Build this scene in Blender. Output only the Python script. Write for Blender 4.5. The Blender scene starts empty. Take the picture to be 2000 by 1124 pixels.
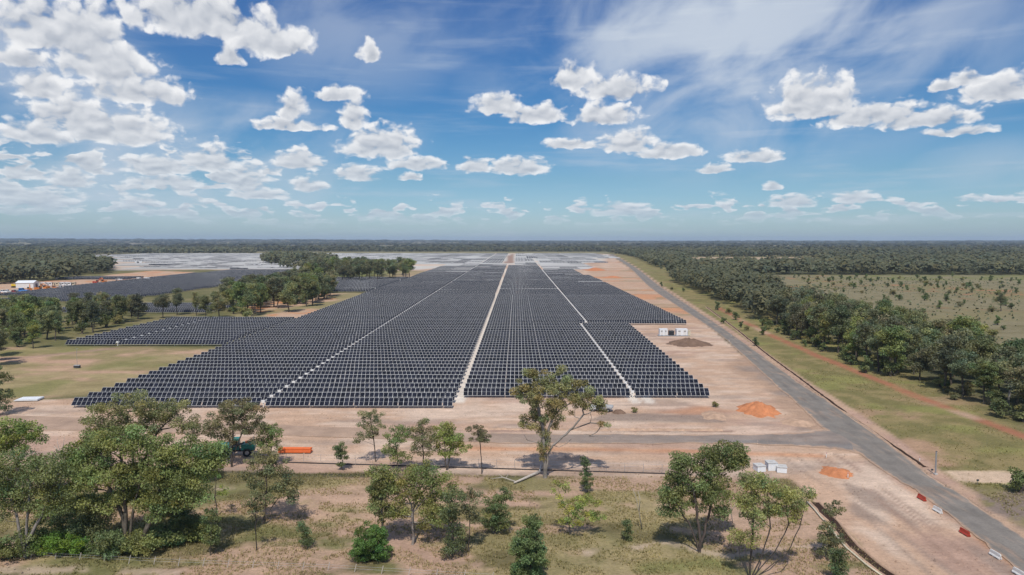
import bpy, math, random
import numpy as np
from mathutils import Vector, Matrix

random.seed(7)
RNG = np.random.default_rng(11)
scene = bpy.context.scene
COL = scene.collection
R = math.radians

# ------------------------------------------------------------------ camera
CAM_H = 40.0
FOCAL = 1333.0            # in pixels of the 2000 px wide photograph
PITCH = R(3.95)
YAW = R(0.43)
cam_data = bpy.data.cameras.new('camera')
cam = bpy.data.objects.new('camera', cam_data)
COL.objects.link(cam)
cam.location = (0, 0, CAM_H)
cam.rotation_euler = (R(90) - PITCH, 0, YAW)
cam_data.sensor_width = 36.0
cam_data.lens = FOCAL / 2000 * 36.0
cam_data.clip_start = 0.5
cam_data.clip_end = 80000
scene.camera = cam


def ray(px, py):
    """direction of a point measured in the photograph (world axes)"""
    a, b = px - 1000.0, py - 562.0
    f = FOCAL * math.cos(PITCH) - b * math.sin(PITCH)
    d = FOCAL * math.sin(PITCH) + b * math.cos(PITCH)
    ca, sa = math.cos(YAW), math.sin(YAW)
    return Vector((a * ca - f * sa, a * sa + f * ca, -d))


def at(px, py, z=0.0):
    """where the ground lies that the photograph shows there"""
    r = ray(px, py)
    t = (CAM_H - z) / max(-r.z, 1e-3)
    return Vector((r.x * t, r.y * t, z))


def top_z(px, py, Y):
    r = ray(px, py)
    return CAM_H + r.z * (Y / r.y)


# ------------------------------------------------------------------ light
SUN_EL, SUN_AZ = R(57), R(186)      # the sun stands behind the camera, a little to the left
sun_data = bpy.data.lights.new('sun', 'SUN')
sun_data.energy = 3.6
sun_data.angle = R(0.53)
sun_data.color = (1.0, 0.955, 0.88)
sun = bpy.data.objects.new('sun', sun_data)
COL.objects.link(sun)
sdir = Vector((math.sin(SUN_AZ) * math.cos(SUN_EL), math.cos(SUN_AZ) * math.cos(SUN_EL), math.sin(SUN_EL)))
sun.rotation_euler = (-sdir).to_track_quat('-Z', 'Y').to_euler()
sun.location = (0, -50, 200)

scene.view_settings.view_transform = 'Standard'
scene.view_settings.look = 'None'
scene.view_settings.gamma = 1.0
scene.view_settings.exposure = 0.0
scene.view_settings.use_curve_mapping = False
scene.render.engine = 'CYCLES'
cy = scene.cycles
cy.max_bounces = 5
cy.diffuse_bounces = 2
cy.glossy_bounces = 2
cy.transmission_bounces = 3
cy.transparent_max_bounces = 6
cy.volume_bounces = 1
cy.use_adaptive_sampling = True
cy.adaptive_threshold = 0.02
cy.use_denoising = True
cy.sample_clamp_indirect = 4.0

# ------------------------------------------------------------------ sky
world = bpy.data.worlds.new('World')
scene.world = world
world.use_nodes = True
SKY_STRENGTH = 0.10


class Nodes:
    def __init__(self, tree):
        self.t = tree

    def new(self, kind, **kw):
        n = self.t.nodes.new(kind)
        for k, v in kw.items():
            setattr(n, k, v)
        return n

    def put(self, sock, val):
        if val is None:
            return
        if isinstance(val, bpy.types.NodeSocket):
            self.t.links.new(val, sock)
        else:
            sock.default_value = val

    def math(self, op, a, b=None, c=None, clamp=False):
        n = self.new('ShaderNodeMath', operation=op, use_clamp=clamp)
        for s, v in zip(n.inputs, (a, b, c)):
            self.put(s, v)
        return n.outputs[0]

    def vec(self, op, a, b=None, c=None, scale=None):
        n = self.new('ShaderNodeVectorMath', operation=op)
        for s, v in zip(n.inputs, (a, b, c)):
            self.put(s, v[:3] if isinstance(v, tuple) else v)
        if scale is not None:
            self.put(n.inputs['Scale'], scale)
        return n.outputs['Value'] if op in ('DOT_PRODUCT', 'LENGTH', 'DISTANCE') else n.outputs[0]

    def noise(self, vector, scale, detail=4.0, rough=0.5, dist=0.0, dims='3D', w=None):
        n = self.new('ShaderNodeTexNoise', noise_dimensions=dims)
        self.put(n.inputs['Vector'], vector)
        self.put(n.inputs['Scale'], scale)
        self.put(n.inputs['Detail'], detail)
        self.put(n.inputs['Roughness'], rough)
        self.put(n.inputs['Distortion'], dist)
        if w is not None:
            self.put(n.inputs['W'], w)
        return n.outputs['Fac']

    def voronoi(self, vector, scale, detail=0.0, rough=0.5, feature='SMOOTH_F1', rnd=1.0, smooth=0.6, out='Distance', dims='3D'):
        n = self.new('ShaderNodeTexVoronoi', feature=feature, voronoi_dimensions=dims)
        self.put(n.inputs['Vector'], vector)
        self.put(n.inputs['Scale'], scale)
        if 'Detail' in n.inputs:
            self.put(n.inputs['Detail'], detail)
            self.put(n.inputs['Roughness'], rough)
        if feature == 'SMOOTH_F1':
            self.put(n.inputs['Smoothness'], smooth)
        self.put(n.inputs['Randomness'], rnd)
        return n.outputs[out]

    def ramp(self, fac, lo, hi, a=0.0, b=1.0, smooth=True):
        n = self.new('ShaderNodeMapRange')
        n.interpolation_type = 'SMOOTHSTEP' if smooth else 'LINEAR'
        self.put(n.inputs[0], fac)
        for i, v in zip((1, 2, 3, 4), (lo, hi, a, b)):
            self.put(n.inputs[i], v)
        return n.outputs[0]

    def mix(self, fac, a, b, blend='MIX'):
        n = self.new('ShaderNodeMix', data_type='RGBA', blend_type=blend)
        self.put(n.inputs[0], fac)
        self.put(n.inputs[6], a)
        self.put(n.inputs[7], b)
        return n.outputs[2]

    def xyz(self, v):
        n = self.new('ShaderNodeSeparateXYZ')
        self.put(n.inputs[0], v)
        return n.outputs

    def combine(self, x, y, z=0.0):
        n = self.new('ShaderNodeCombineXYZ')
        for s, v in zip(n.inputs, (x, y, z)):
            self.put(s, v)
        return n.outputs[0]


# cumulus: centre and half size of each puff, measured in the photograph
CUMULUS = [
    (95, 48, 100, 50), (175, 60, 60, 60), (205, 118, 85, 42), (265, 172, 95, 30),
    (390, 28, 150, 46), (535, 75, 80, 34), (450, 105, 28, 22),
    (75, 162, 42, 30), (140, 222, 66, 42), (225, 245, 100, 36), (75, 258, 60, 22),
    (310, 322, 72, 18), (325, 354, 70, 11), (410, 308, 58, 28), (482, 345, 45, 34), (505, 378, 60, 11),
    (140, 345, 36, 24), (12, 368, 28, 20), (30, 112, 50, 18),
    (570, 208, 30, 30), (560, 242, 75, 12), (585, 312, 50, 22), (605, 360, 37, 15),
    (690, 222, 30, 34), (745, 276, 82, 36), (815, 318, 62, 15),
    (700, 338, 50, 17), (802, 344, 27, 10), (722, 100, 20, 22), (655, 182, 46, 16),
    (975, 202, 56, 22), (1045, 222, 66, 20),
    (1120, 148, 40, 30), (1205, 170, 82, 26), (1180, 222, 70, 24),
    (928, 322, 38, 17), (1010, 322, 64, 21),
    (1120, 280, 62, 12), (1225, 275, 60, 26), (1305, 294, 74, 16),
    (1475, 304, 58, 14), (1395, 329, 32, 10),
    (1590, 190, 88, 46), (1700, 222, 95, 24), (1800, 232, 90, 18), (1870, 256, 52, 9),
    (1900, 152, 32, 16), (1965, 172, 70, 24), (1848, 168, 26, 11),
    (1545, 392, 45, 13), (1508, 364, 19, 9), (1668, 384, 34, 13),
    (1215, 408, 66, 16), (800, 430, 80, 10), (270, 398, 40, 16), (75, 388, 70, 18),
]


def azel(px, py):
    r = ray(px, py).normalized()
    return math.atan2(r.x, r.y), math.asin(r.z)


def mass_group():
    """bulk of the cumulus in one direction (azimuth, elevation)"""
    g = bpy.data.node_groups.new('cumulus_mass', 'ShaderNodeTree')
    g.interface.new_socket('Vector', in_out='INPUT', socket_type='NodeSocketVector')
    g.interface.new_socket('Mass', in_out='OUTPUT', socket_type='NodeSocketFloat')
    N = Nodes(g)
    gi, go = N.new('NodeGroupInput'), N.new('NodeGroupOutput')
    p = gi.outputs[0]
    zero, flat = N.combine(0.0, 0.0, 0.0), N.combine(0.0, 1.9, 0.0)
    acc = None
    for (cx, cy_, rx, ry) in CUMULUS:
        a0, e0 = azel(cx, cy_ + ry * 0.50)        # flat base a little under the middle
        sx = FOCAL / (rx * 1.12)
        sy = FOCAL / (ry * 1.60)
        q = N.vec('MULTIPLY_ADD', p, (sx, sy, 0.0), (-a0 * sx, -e0 * sy, 0.0))
        lo = N.vec('MINIMUM', q, zero)
        q = N.vec('MULTIPLY_ADD', lo, flat, q)
        dd = N.vec('DOT_PRODUCT', q, q)
        acc = dd if acc is None else N.math('MINIMUM', acc, dd)
    s = N.math('SUBTRACT', 1.0, N.math('MINIMUM', acc, 4.0))
    x, y, z = N.xyz(p)
    # rows of small far cumulus just over the horizon, all round
    bn = N.noise(N.vec('MULTIPLY', p, (1.0, 2.6, 0.0)), 26.0, 2.0, 0.5, dims='2D')
    band = N.ramp(N.math('ABSOLUTE', N.math('SUBTRACT', y, 0.038)), 0.0, 0.044, 0.80, -1.2, False)
    left = N.ramp(x, -0.12, -0.40, -2.4, 0.0)
    band2 = N.math('ADD', N.ramp(N.math('ABSOLUTE', N.math('SUBTRACT', y, 0.085)), 0.0, 0.075, 0.85, -1.0, False), left)
    band = N.math('MAXIMUM', band, band2)
    band = N.math('ADD', N.ramp(bn, 0.36, 0.61, -1.3, 0.35, False), band)
    s = N.math('MAXIMUM', s, band)
    # the rest of the sky, outside the photograph: scattered puffs of the same kind
    outside = N.math('MAXIMUM', N.ramp(N.math('ABSOLUTE', x), 0.68, 0.80), N.ramp(y, 0.40, 0.50))
    big = N.noise(p, 5.0, 2.0, 0.5, dims='2D')
    fill = N.ramp(big, 0.50, 0.66, -1.2, 0.5, False)
    fill = N.math('MULTIPLY_ADD', N.math('SUBTRACT', 1.0, outside), -3.0, fill)
    s = N.math('MAXIMUM', s, fill)
    N.t.links.new(s, go.inputs[0])
    return g


wt = world.node_tree
wt.nodes.clear()
W = Nodes(wt)
tc = W.new('ShaderNodeTexCoord')
dv = W.vec('NORMALIZE', tc.outputs['Generated'])
dx, dy, dz = W.xyz(dv)
az = W.math('ARCTAN2', dx, dy)
el = W.math('ARCSINE', dz)
P = W.combine(az, el)

sky = W.new('ShaderNodeTexSky', sky_type='NISHITA')
sky.sun_disc = False
sky.sun_elevation = SUN_EL
sky.sun_rotation = SUN_AZ
sky.altitude = 200
sky.air_density = 1.1
sky.dust_density = 0.6
sky.ozone_density = 2.2
tr = W.new('ShaderNodeValToRGB')
W.put(tr.inputs[0], W.math('DIVIDE', el, R(20)))
cr = tr.color_ramp
for i, (pos, c) in enumerate(((0.0, (0.62, 0.86, 1.22)), (0.08, (0.61, 0.82, 1.12)), (0.25, (0.46, 0.70, 0.91)), (0.48, (0.29, 0.60, 0.87)), (0.95, (0.30, 0.56, 0.91)))):
    e = cr.elements[i] if i < 2 else cr.elements.new(pos)
    e.position = pos
    e.color = (*c, 1)
base = W.mix(1.0, sky.outputs[0], tr.outputs[0], 'MULTIPLY')

# high thin veil
rot = W.new('ShaderNodeVectorRotate', rotation_type='Z_AXIS')
W.put(rot.inputs['Vector'], P); W.put(rot.inputs['Angle'], R(-24))
vs = W.vec('MULTIPLY', rot.outputs[0], (3.2, 5.8, 1.0))
veil_n = W.noise(vs, 1.7, 6.0, 0.52, 0.3, dims='2D')
veil_m = None
for (cx, cy_, rx, ry, k) in ((1420, 50, 560, 300, 1.25), (1350, 190, 420, 130, 1.0), (420, 255, 420, 80, 0.95), (690, 40, 260, 160, 0.6), (1350, 250, 200, 40, 0.6),
                             (60, 130, 230, 140, 1.0), (330, 330, 420, 110, 0.95), (900, 120, 260, 30, 0.5), (1950, 320, 140, 50, 0.5)):
    a0, e0 = azel(cx, cy_)
    q = W.vec('MULTIPLY_ADD', P, (FOCAL / rx, FOCAL / ry, 0), (-a0 * FOCAL / rx, -e0 * FOCAL / ry, 0))
    m = W.math('MULTIPLY', W.math('SUBTRACT', 1.0, W.vec('DOT_PRODUCT', q, q), clamp=True), k)
    veil_m = m if veil_m is None else W.math('MAXIMUM', veil_m, m)
veil_m = W.math('MAXIMUM', veil_m, W.ramp(el, 0.36, 0.55, 0.0, 0.5))
veil = W.math('MULTIPLY', W.ramp(veil_n, 0.26, 0.66), W.math('POWER', veil_m, 1.15))
streak = W.noise(W.vec('MULTIPLY', P, (2.6, 26.0, 0)), 2.0, 4.0, 0.55, dims='2D')
veil = W.math('MULTIPLY_ADD', W.ramp(streak, 0.50, 0.80), W.ramp(el, 0.03, 0.22, 0.42, 0.20), veil)
veil = W.math('MULTIPLY', veil, 0.72, clamp=True)
C = 1.0 / SKY_STRENGTH
col = W.mix(veil, base, (0.58 * C, 0.65 * C, 0.75 * C, 1))

# cumulus
wn = W.new('ShaderNodeTexNoise', noise_dimensions='2D')
W.put(wn.inputs['Vector'], P); W.put(wn.inputs['Scale'], 34.0); W.put(wn.inputs['Detail'], 3.0)
sh = W.vec('SUBTRACT', wn.outputs['Color'], (0.5, 0.5, 0.5))
PW = W.vec('MULTIPLY_ADD', W.vec('SCALE', sh, scale=W.ramp(el, 0.02, 0.26, 0.22, 1.0, False)), (0.034, 0.020, 0.0), P)
PN = W.combine(az, W.math('MULTIPLY', W.math('LOGARITHM', W.math('ADD', W.math('MAXIMUM', el, 0.0), 0.06), 2.718282), 0.35))   # finer grain towards the horizon
PN = W.vec('MULTIPLY_ADD', sh, (0.020, 0.014, 0.0), PN)
grp = mass_group()
g1 = W.new('ShaderNodeGroup', node_tree=grp); W.put(g1.inputs[0], PW)
def puffs(vec, vd, nd):
    v = W.voronoi(vec, 36.0, vd, 0.5, feature='F1', dims='2D')
    f = W.noise(vec, 42.0, nd, 0.52, dims='2D')
    return W.math('SUBTRACT', W.math('MULTIPLY_ADD', v, -0.66, W.math('MULTIPLY', f, 1.6)), 0.46)


nse = puffs(PN, 2.0, 7.0)
n1 = puffs(PN, 0.0, 1.5)
n2 = puffs(W.vec('ADD', PN, (-0.003, 0.0095, 0.0)), 0.0, 1.5)
d1 = W.math('ADD', g1.outputs[0], nse)
alpha = W.ramp(d1, -0.10, 0.56)
emb = W.math('SUBTRACT', n1, n2)                     # relief of the single puffs
under = W.ramp(g1.outputs[0], 0.10, 1.05)            # thick, low part of the cloud
lum = W.math('MULTIPLY_ADD', under, -0.46, 1.04)
lum = W.math('MULTIPLY_ADD', emb, 0.36, lum)
lum = W.math('MULTIPLY_ADD', W.math('SUBTRACT', nse, n1), 0.16, lum)
lum = W.math('MULTIPLY_ADD', W.ramp(d1, 0.0, 0.6, -0.14, 0.0), 1.0, lum)
ccol = W.mix(W.ramp(lum, 0.12, 0.98, 0.0, 1.0, False), (0.29 * C, 0.34 * C, 0.43 * C, 1), (0.93 * C, 0.93 * C, 0.94 * C, 1))
far = W.ramp(el, 0.0, 0.17, 0.50, 0.03)               # air in front of far clouds
ccol = W.mix(far, ccol, (0.42 * C, 0.56 * C, 0.68 * C, 1))
alpha = W.math('MULTIPLY', alpha, W.ramp(el, 0.012, 0.05, 0.0, 0.97))
col = W.mix(alpha, col, ccol)
bg = W.new('ShaderNodeBackground')
W.put(bg.inputs[0], col)
bg.inputs[1].default_value = SKY_STRENGTH
wo = W.new('ShaderNodeOutputWorld')
wt.links.new(bg.outputs[0], wo.inputs[0])
world.cycles.sampling_method = 'NONE'

# ------------------------------------------------------------------ helpers
def tag(o, label=None, cat=None, group=None, kind=None):
    if label: o['label'] = label
    if cat: o['category'] = cat
    if group: o['group'] = group
    if kind: o['kind'] = kind
    return o


def empty(name, loc, rz=0.0):
    e = bpy.data.objects.new(name, None)
    e.location = loc
    e.rotation_euler = (0, 0, rz)
    e.empty_display_size = 0.3
    COL.objects.link(e)
    return e


def link(name, mesh, parent=None, loc=None, rot=None, scale=None):
    o = bpy.data.objects.new(name, mesh)
    COL.objects.link(o)
    if parent is not None:
        o.parent = parent
    if loc is not None: o.location = loc
    if rot is not None: o.rotation_euler = rot
    if scale is not None: o.scale = scale
    return o


def mesh_np(name, verts, faces, mats=(), face_mat=None, smooth=False):
    """verts (n,3), faces (m,k) arrays -> mesh, fast"""
    verts = np.asarray(verts, dtype=np.float32)
    faces = np.asarray(faces, dtype=np.int32)
    me = bpy.data.meshes.new(name)
    m, k = faces.shape
    me.vertices.add(len(verts))
    me.vertices.foreach_set('co', verts.ravel())
    me.loops.add(m * k)
    me.loops.foreach_set('vertex_index', faces.ravel())
    me.polygons.add(m)
    me.polygons.foreach_set('loop_start', np.arange(0, m * k, k, dtype=np.int32))
    for mt in (mats if isinstance(mats, (list, tuple)) else [mats]):
        me.materials.append(mt)
    if face_mat is not None:
        me.polygons.foreach_set('material_index', np.asarray(face_mat, dtype=np.int32))
    if smooth:
        me.polygons.foreach_set('use_smooth', np.ones(m, dtype=bool))
    me.update(calc_edges=True)
    return me


def face_color(me, cols, name='tint'):
    a = me.attributes.new(name, 'FLOAT_COLOR', 'FACE')
    c = np.ones((len(cols), 4), dtype=np.float32)
    c[:, :3] = cols
    a.data.foreach_set('color', c.ravel())


def point_color(me, cols, name='tone'):
    a = me.attributes.new(name, 'FLOAT_COLOR', 'POINT')
    c = np.ones((len(cols), 4), dtype=np.float32)
    c[:, :cols.shape[1]] = cols
    a.data.foreach_set('color', c.ravel())


class MB:
    """collects boxes, tubes and prisms for ONE mesh"""
    def __init__(self):
        self.v, self.f, self.m = [], [], []

    def add(self, vs, fs, m=0):
        n = len(self.v)
        self.v += [tuple(v) for v in vs]
        self.f += [tuple(i + n for i in f) for f in fs]
        self.m += [m] * len(fs)
        return self

    def box(self, c, s, m=0, rz=0.0, taper=1.0, rx=0.0):
        hx, hy, hz = s[0] / 2, s[1] / 2, s[2] / 2
        vs = []
        M = Matrix.Rotation(rz, 3, 'Z') @ Matrix.Rotation(rx, 3, 'X')
        for z, k in ((-hz, 1.0), (hz, taper)):
            for x, y in ((-hx, -hy), (hx, -hy), (hx, hy), (-hx, hy)):
                p = M @ Vector((x * k, y * k, z))
                vs.append((c[0] + p.x, c[1] + p.y, c[2] + p.z))
        fs = [(3, 2, 1, 0), (4, 5, 6, 7), (0, 1, 5, 4), (1, 2, 6, 5), (2, 3, 7, 6), (3, 0, 4, 7)]
        return self.add(vs, fs, m)

    def tube(self, pts, rad, sides=6, m=0, caps=True):
        pts = [Vector(p) for p in pts]
        if not isinstance(rad, (list, tuple)):
            rad = [rad] * len(pts)
        vs, fs = [], []
        for i, p in enumerate(pts):
            d = (pts[min(i + 1, len(pts) - 1)] - pts[max(i - 1, 0)]).normalized()
            u = d.orthogonal().normalized() if abs(d.z) > 0.9 else d.cross(Vector((0, 0, 1))).normalized()
            w = d.cross(u)
            for k in range(sides):
                a = 2 * math.pi * k / sides
                vs.append(p + (u * math.cos(a) + w * math.sin(a)) * rad[i])
        for i in range(len(pts) - 1):
            for k in range(sides):
                k2 = (k + 1) % sides
                fs.append((i * sides + k, i * sides + k2, (i + 1) * sides + k2, (i + 1) * sides + k))
        if caps:
            fs.append(tuple(range(sides))[::-1])
            fs.append(tuple((len(pts) - 1) * sides + k for k in range(sides)))
        return self.add(vs, fs, m)

    def prism(self, prof, x0, x1, m=0):
        """profile in (y, z) pulled along x"""
        n = len(prof)
        vs = [(x0, y, z) for y, z in prof] + [(x1, y, z) for y, z in prof]
        fs = [(k, (k + 1) % n, n + (k + 1) % n, n + k) for k in range(n)]
        fs += [tuple(range(n))[::-1], tuple(range(n, 2 * n))]
        return self.add(vs, fs, m)

    def mesh(self, name, mats, smooth=False):
        me = bpy.data.meshes.new(name)
        me.from_pydata(self.v, [], self.f)
        for mt in (mats if isinstance(mats, (list, tuple)) else [mats]):
            me.materials.append(mt)
        me.polygons.foreach_set('material_index', np.asarray(self.m, dtype=np.int32))
        if smooth:
            me.polygons.foreach_set('use_smooth', np.ones(len(self.f), dtype=bool))
        me.update()
        return me

    def build(self, name, mats, parent=None, loc=None, rot=None, smooth=False):
        return link(name, self.mesh(name, mats, smooth), parent, loc, rot)


# value noise on the plane, vectorised
def _hash(ix, iy, seed):
    h = (ix.astype(np.int64) * 374761393 + iy.astype(np.int64) * 668265263 + seed * 974711) & 0x7fffffff
    h = ((h ^ (h >> 13)) * 1274126177) & 0x7fffffff
    return ((h ^ (h >> 16)) & 0xffff) / 65535.0


def vnoise(x, y, seed=0):
    ix, iy = np.floor(x), np.floor(y)
    fx, fy = x - ix, y - iy
    fx, fy = fx * fx * (3 - 2 * fx), fy * fy * (3 - 2 * fy)
    a, b = _hash(ix, iy, seed), _hash(ix + 1, iy, seed)
    c, d = _hash(ix, iy + 1, seed), _hash(ix + 1, iy + 1, seed)
    return (a * (1 - fx) + b * fx) * (1 - fy) + (c * (1 - fx) + d * fx) * fy


def fbm(x, y, size, octaves=4, seed=0, gain=0.5):
    x, y = np.asarray(x, float) / size, np.asarray(y, float) / size
    s, a, t = 0.0, 1.0, 0.0
    for k in range(octaves):
        s = s + a * vnoise(x, y, seed + 31 * k)
        t += a
        a *= gain
        x, y = x * 2.03 + 17.1, y * 2.03 - 9.7
    return s / t


def sstep(v, lo, hi):
    t = np.clip((v - lo) / (hi - lo), 0, 1)
    return t * t * (3 - 2 * t)


# ------------------------------------------------------------------ materials
def mat(name, color, rough=0.6, metal=0.0, vary=0.12, scale=3.0, spec=0.5, bump=0.0, bump_scale=20.0, tint=None, rnd=0.0, translucent=0.0, coat=0.0):
    """principled material whose colour is broken up by object-space noise"""
    m = bpy.data.materials.new(name)
    m.use_nodes = True
    nt = m.node_tree
    b = nt.nodes['Principled BSDF']
    N = Nodes(nt)
    tcn = N.new('ShaderNodeTexCoord')
    n = N.noise(tcn.outputs['Object'], scale, 4.0, 0.6)
    f = N.ramp(n, 0.25, 0.75, 1.0 - vary, 1.0 + vary, False)
    c = (*color, 1)
    if tint:
        at_ = N.new('ShaderNodeAttribute', attribute_name=tint)
        c = N.mix(1.0, at_.outputs['Color'], c, 'MULTIPLY')
    if rnd > 0:
        oi = N.new('ShaderNodeObjectInfo')
        f = N.math('MULTIPLY', f, N.ramp(oi.outputs['Random'], 0.0, 1.0, 1 - rnd, 1 + rnd, False))
        w = N.new('ShaderNodeTexWhiteNoise', noise_dimensions='1D')
        N.put(w.inputs['W'], oi.outputs['Random'])
        hs = N.new('ShaderNodeHueSaturation')
        N.put(hs.inputs['Hue'], N.ramp(w.outputs['Value'], 0.0, 1.0, 0.5 - 0.07 * rnd, 0.5 + 0.10 * rnd, False))
        N.put(hs.inputs['Saturation'], N.ramp(oi.outputs['Random'], 0.0, 1.0, 1 - 0.6 * rnd, 1 + 0.3 * rnd, False))
        N.put(hs.inputs['Color'], c)
        c = hs.outputs[0]
    sc_ = N.vec('SCALE', c, scale=f)
    N.put(b.inputs['Base Color'], sc_)
    b.inputs['Roughness'].default_value = rough
    b.inputs['Metallic'].default_value = metal
    b.inputs['Specular IOR Level'].default_value = spec
    if coat:
        b.inputs['Coat Weight'].default_value = coat
    if bump > 0:
        bn = N.new('ShaderNodeBump')
        bn.inputs['Strength'].default_value = bump
        N.put(bn.inputs['Height'], N.noise(tcn.outputs['Object'], bump_scale, 3.0, 0.6))
        N.put(b.inputs['Normal'], bn.outputs[0])
    if translucent > 0:
        out = nt.nodes['Material Output']
        t = N.new('ShaderNodeBsdfTranslucent')
        tc_ = N.mix(1.0, sc_, (1.0, 1.10, 0.55, 1), 'MULTIPLY')
        N.put(t.inputs[0], tc_)
        mx = N.new('ShaderNodeMixShader')
        mx.inputs[0].default_value = translucent
        nt.links.new(b.outputs[0], mx.inputs[1])
        nt.links.new(t.outputs[0], mx.inputs[2])
        nt.links.new(mx.outputs[0], out.inputs[0])
    return m


M_ALU = mat('aluminium', (0.47, 0.47, 0.465), 0.5, 0.1, 0.06)
M_GLARE_RAIL = mat('glare_rail', (0.37, 0.365, 0.355), 0.7, 0.0, 0.25, 0.012)  # pale rails; glare off the distant panels is put into this colour
M_STEEL = mat('galvanised_steel', (0.42, 0.43, 0.44), 0.45, 0.6, 0.15)
M_WHITE = mat('white_paint', (0.78, 0.79, 0.79), 0.45, 0, 0.06, 1.2)
M_CREAM = mat('cream_paint', (0.62, 0.55, 0.40), 0.5, 0, 0.08)
M_DARK = mat('dark_grey_paint', (0.05, 0.055, 0.06), 0.5, 0, 0.2)
M_BLACK = mat('rubber', (0.018, 0.018, 0.018), 0.85, 0, 0.3)
M_GLASS = mat('dark_glass', (0.02, 0.025, 0.03), 0.08, 0, 0.1)
M_CONC = mat('concrete', (0.52, 0.50, 0.47), 0.85, 0, 0.12, 2.0, bump=0.2)
M_ORANGE = mat('orange_plastic', (0.70, 0.15, 0.035), 0.45, 0, 0.08)
M_RED = mat('red_plastic', (0.42, 0.05, 0.025), 0.42, 0, 0.14, 1.5)
M_WPLAST = mat('white_plastic', (0.72, 0.70, 0.66), 0.5, 0, 0.12, 1.5)
M_TEAL = mat('teal_paint', (0.02, 0.20, 0.17), 0.4, 0, 0.2)
M_YELLOW = mat('yellow_paint', (0.75, 0.52, 0.04), 0.45, 0, 0.1)
M_BLUE = mat('blue_paint', (0.06, 0.22, 0.55), 0.45, 0, 0.1)
M_OMACH = mat('orange_paint', (0.62, 0.20, 0.03), 0.45, 0, 0.15)
M_SILT = mat('black_fabric', (0.035, 0.03, 0.03), 0.9, 0, 0.3)
M_TIMBER = mat('weathered_timber', (0.42, 0.37, 0.31), 0.85, 0, 0.3, 6.0)
M_LOG = mat('bleached_wood', (0.50, 0.44, 0.38), 0.85, 0, 0.35, 2.5, bump=0.4)
M_BARK = mat('bark', (0.095, 0.076, 0.060), 0.9, 0, 0.5, 1.6, bump=0.5, rnd=0.35)
M_BARKW = mat('pale_bark', (0.26, 0.225, 0.195), 0.85, 0, 0.5, 0.9, bump=0.4)
M_LEAF = mat('eucalypt_leaf', (0.235, 0.262, 0.082), 0.5, 0, 0.20, 0.35, spec=0.35, tint='tint', rnd=0.30, translucent=0.26)
M_LEAF_OLIVE = mat('olive_leaf', (0.262, 0.250, 0.104), 0.5, 0, 0.20, 0.35, spec=0.35, tint='tint', rnd=0.25, translucent=0.24)
M_LEAF_BRIGHT = mat('bright_leaf', (0.145, 0.240, 0.045), 0.5, 0, 0.15, 0.35, spec=0.35, tint='tint', rnd=0.15, translucent=0.28)
M_LEAF_DARK = mat('dark_leaf', (0.155, 0.190, 0.074), 0.5, 0, 0.2, 0.35, spec=0.3, tint='tint', rnd=0.15, translucent=0.2)
M_LEAF_GREY = mat('grey_leaf', (0.205, 0.208, 0.102), 0.5, 0, 0.20, 0.35, spec=0.3, tint='tint', rnd=0.35, translucent=0.2)  # duller, greyer leaf tone for the middle-distance trees
M_LEAF_GREEN = mat('green_leaf', (0.195, 0.215, 0.078), 0.5, 0, 0.20, 0.35, spec=0.3, tint='tint', rnd=0.35, translucent=0.2)  # darker green leaf tone for the middle-distance trees
M_WOODS = mat('woodland_leaf', (0.112, 0.114, 0.064), 0.7, 0, 0.25, 0.02, spec=0.15, tint='tint', translucent=0.15)
M_GRASS = mat('dry_grass', (0.30, 0.27, 0.12), 0.8, 0, 0.15, 0.2, spec=0.1, tint='tint', translucent=0.3)

# ------------------------------------------------------------------ ground
ROAD_L = [at(*p) for p in ((2000, 1121), (1910, 1051), (1807, 969), (1700, 905), (1632, 858), (1578, 806), (1503, 742), (1386, 640), (1267, 560), (1225, 520), (1190, 497))]
ROAD_R = [at(*p) for p in ((2000, 1051), (1875, 964), (1825, 936), (1707, 844), (1612, 780), (1557, 745), (1410, 640), (1290, 560), (1237, 520), (1197, 497))]


def edge_x(pts, Y):
    ys = [p.y for p in pts]
    xs = [p.x for p in pts]
    return np.interp(Y, ys, xs)


def poly_mask(X, Y, pts, soft=1.0, wob=0.0, seed=3):
    """1 inside a ground polygon, edge shifted by noise"""
    if wob:
        X = X + (fbm(X, Y, 9.0, 3, seed) - 0.5) * 2 * wob
        Y = Y + (fbm(X, Y, 9.0, 3, seed + 5) - 0.5) * 2 * wob
    inside = np.zeros(X.shape, bool)
    dist = np.full(X.shape, 1e9)
    n = len(pts)
    for i in range(n):
        x0, y0 = pts[i][0], pts[i][1]
        x1, y1 = pts[(i + 1) % n][0], pts[(i + 1) % n][1]
        c = (y0 > Y) != (y1 > Y)
        with np.errstate(divide='ignore', invalid='ignore'):
            xi = (x1 - x0) * (Y - y0) / (y1 - y0 if y1 != y0 else 1e-9) + x0
        inside ^= c & (X < xi)
        ex, ey = x1 - x0, y1 - y0
        L2 = ex * ex + ey * ey + 1e-9
        t = np.clip(((X - x0) * ex + (Y - y0) * ey) / L2, 0, 1)
        dist = np.minimum(dist, np.hypot(X - x0 - t * ex, Y - y0 - t * ey))
    sd = np.where(inside, dist, -dist)
    return sstep(sd, -soft, soft)


def line_mask(X, Y, pts, half, soft):
    d = np.full(X.shape, 1e9)
    for (a, b) in zip(pts[:-1], pts[1:]):
        ex, ey = b[0] - a[0], b[1] - a[1]
        t = np.clip(((X - a[0]) * ex + (Y - a[1]) * ey) / (ex * ex + ey * ey + 1e-9), 0, 1)
        d = np.minimum(d, np.hypot(X - a[0] - t * ex, Y - a[1] - t * ey))
    return 1 - sstep(d, half - soft, half + soft)


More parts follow.
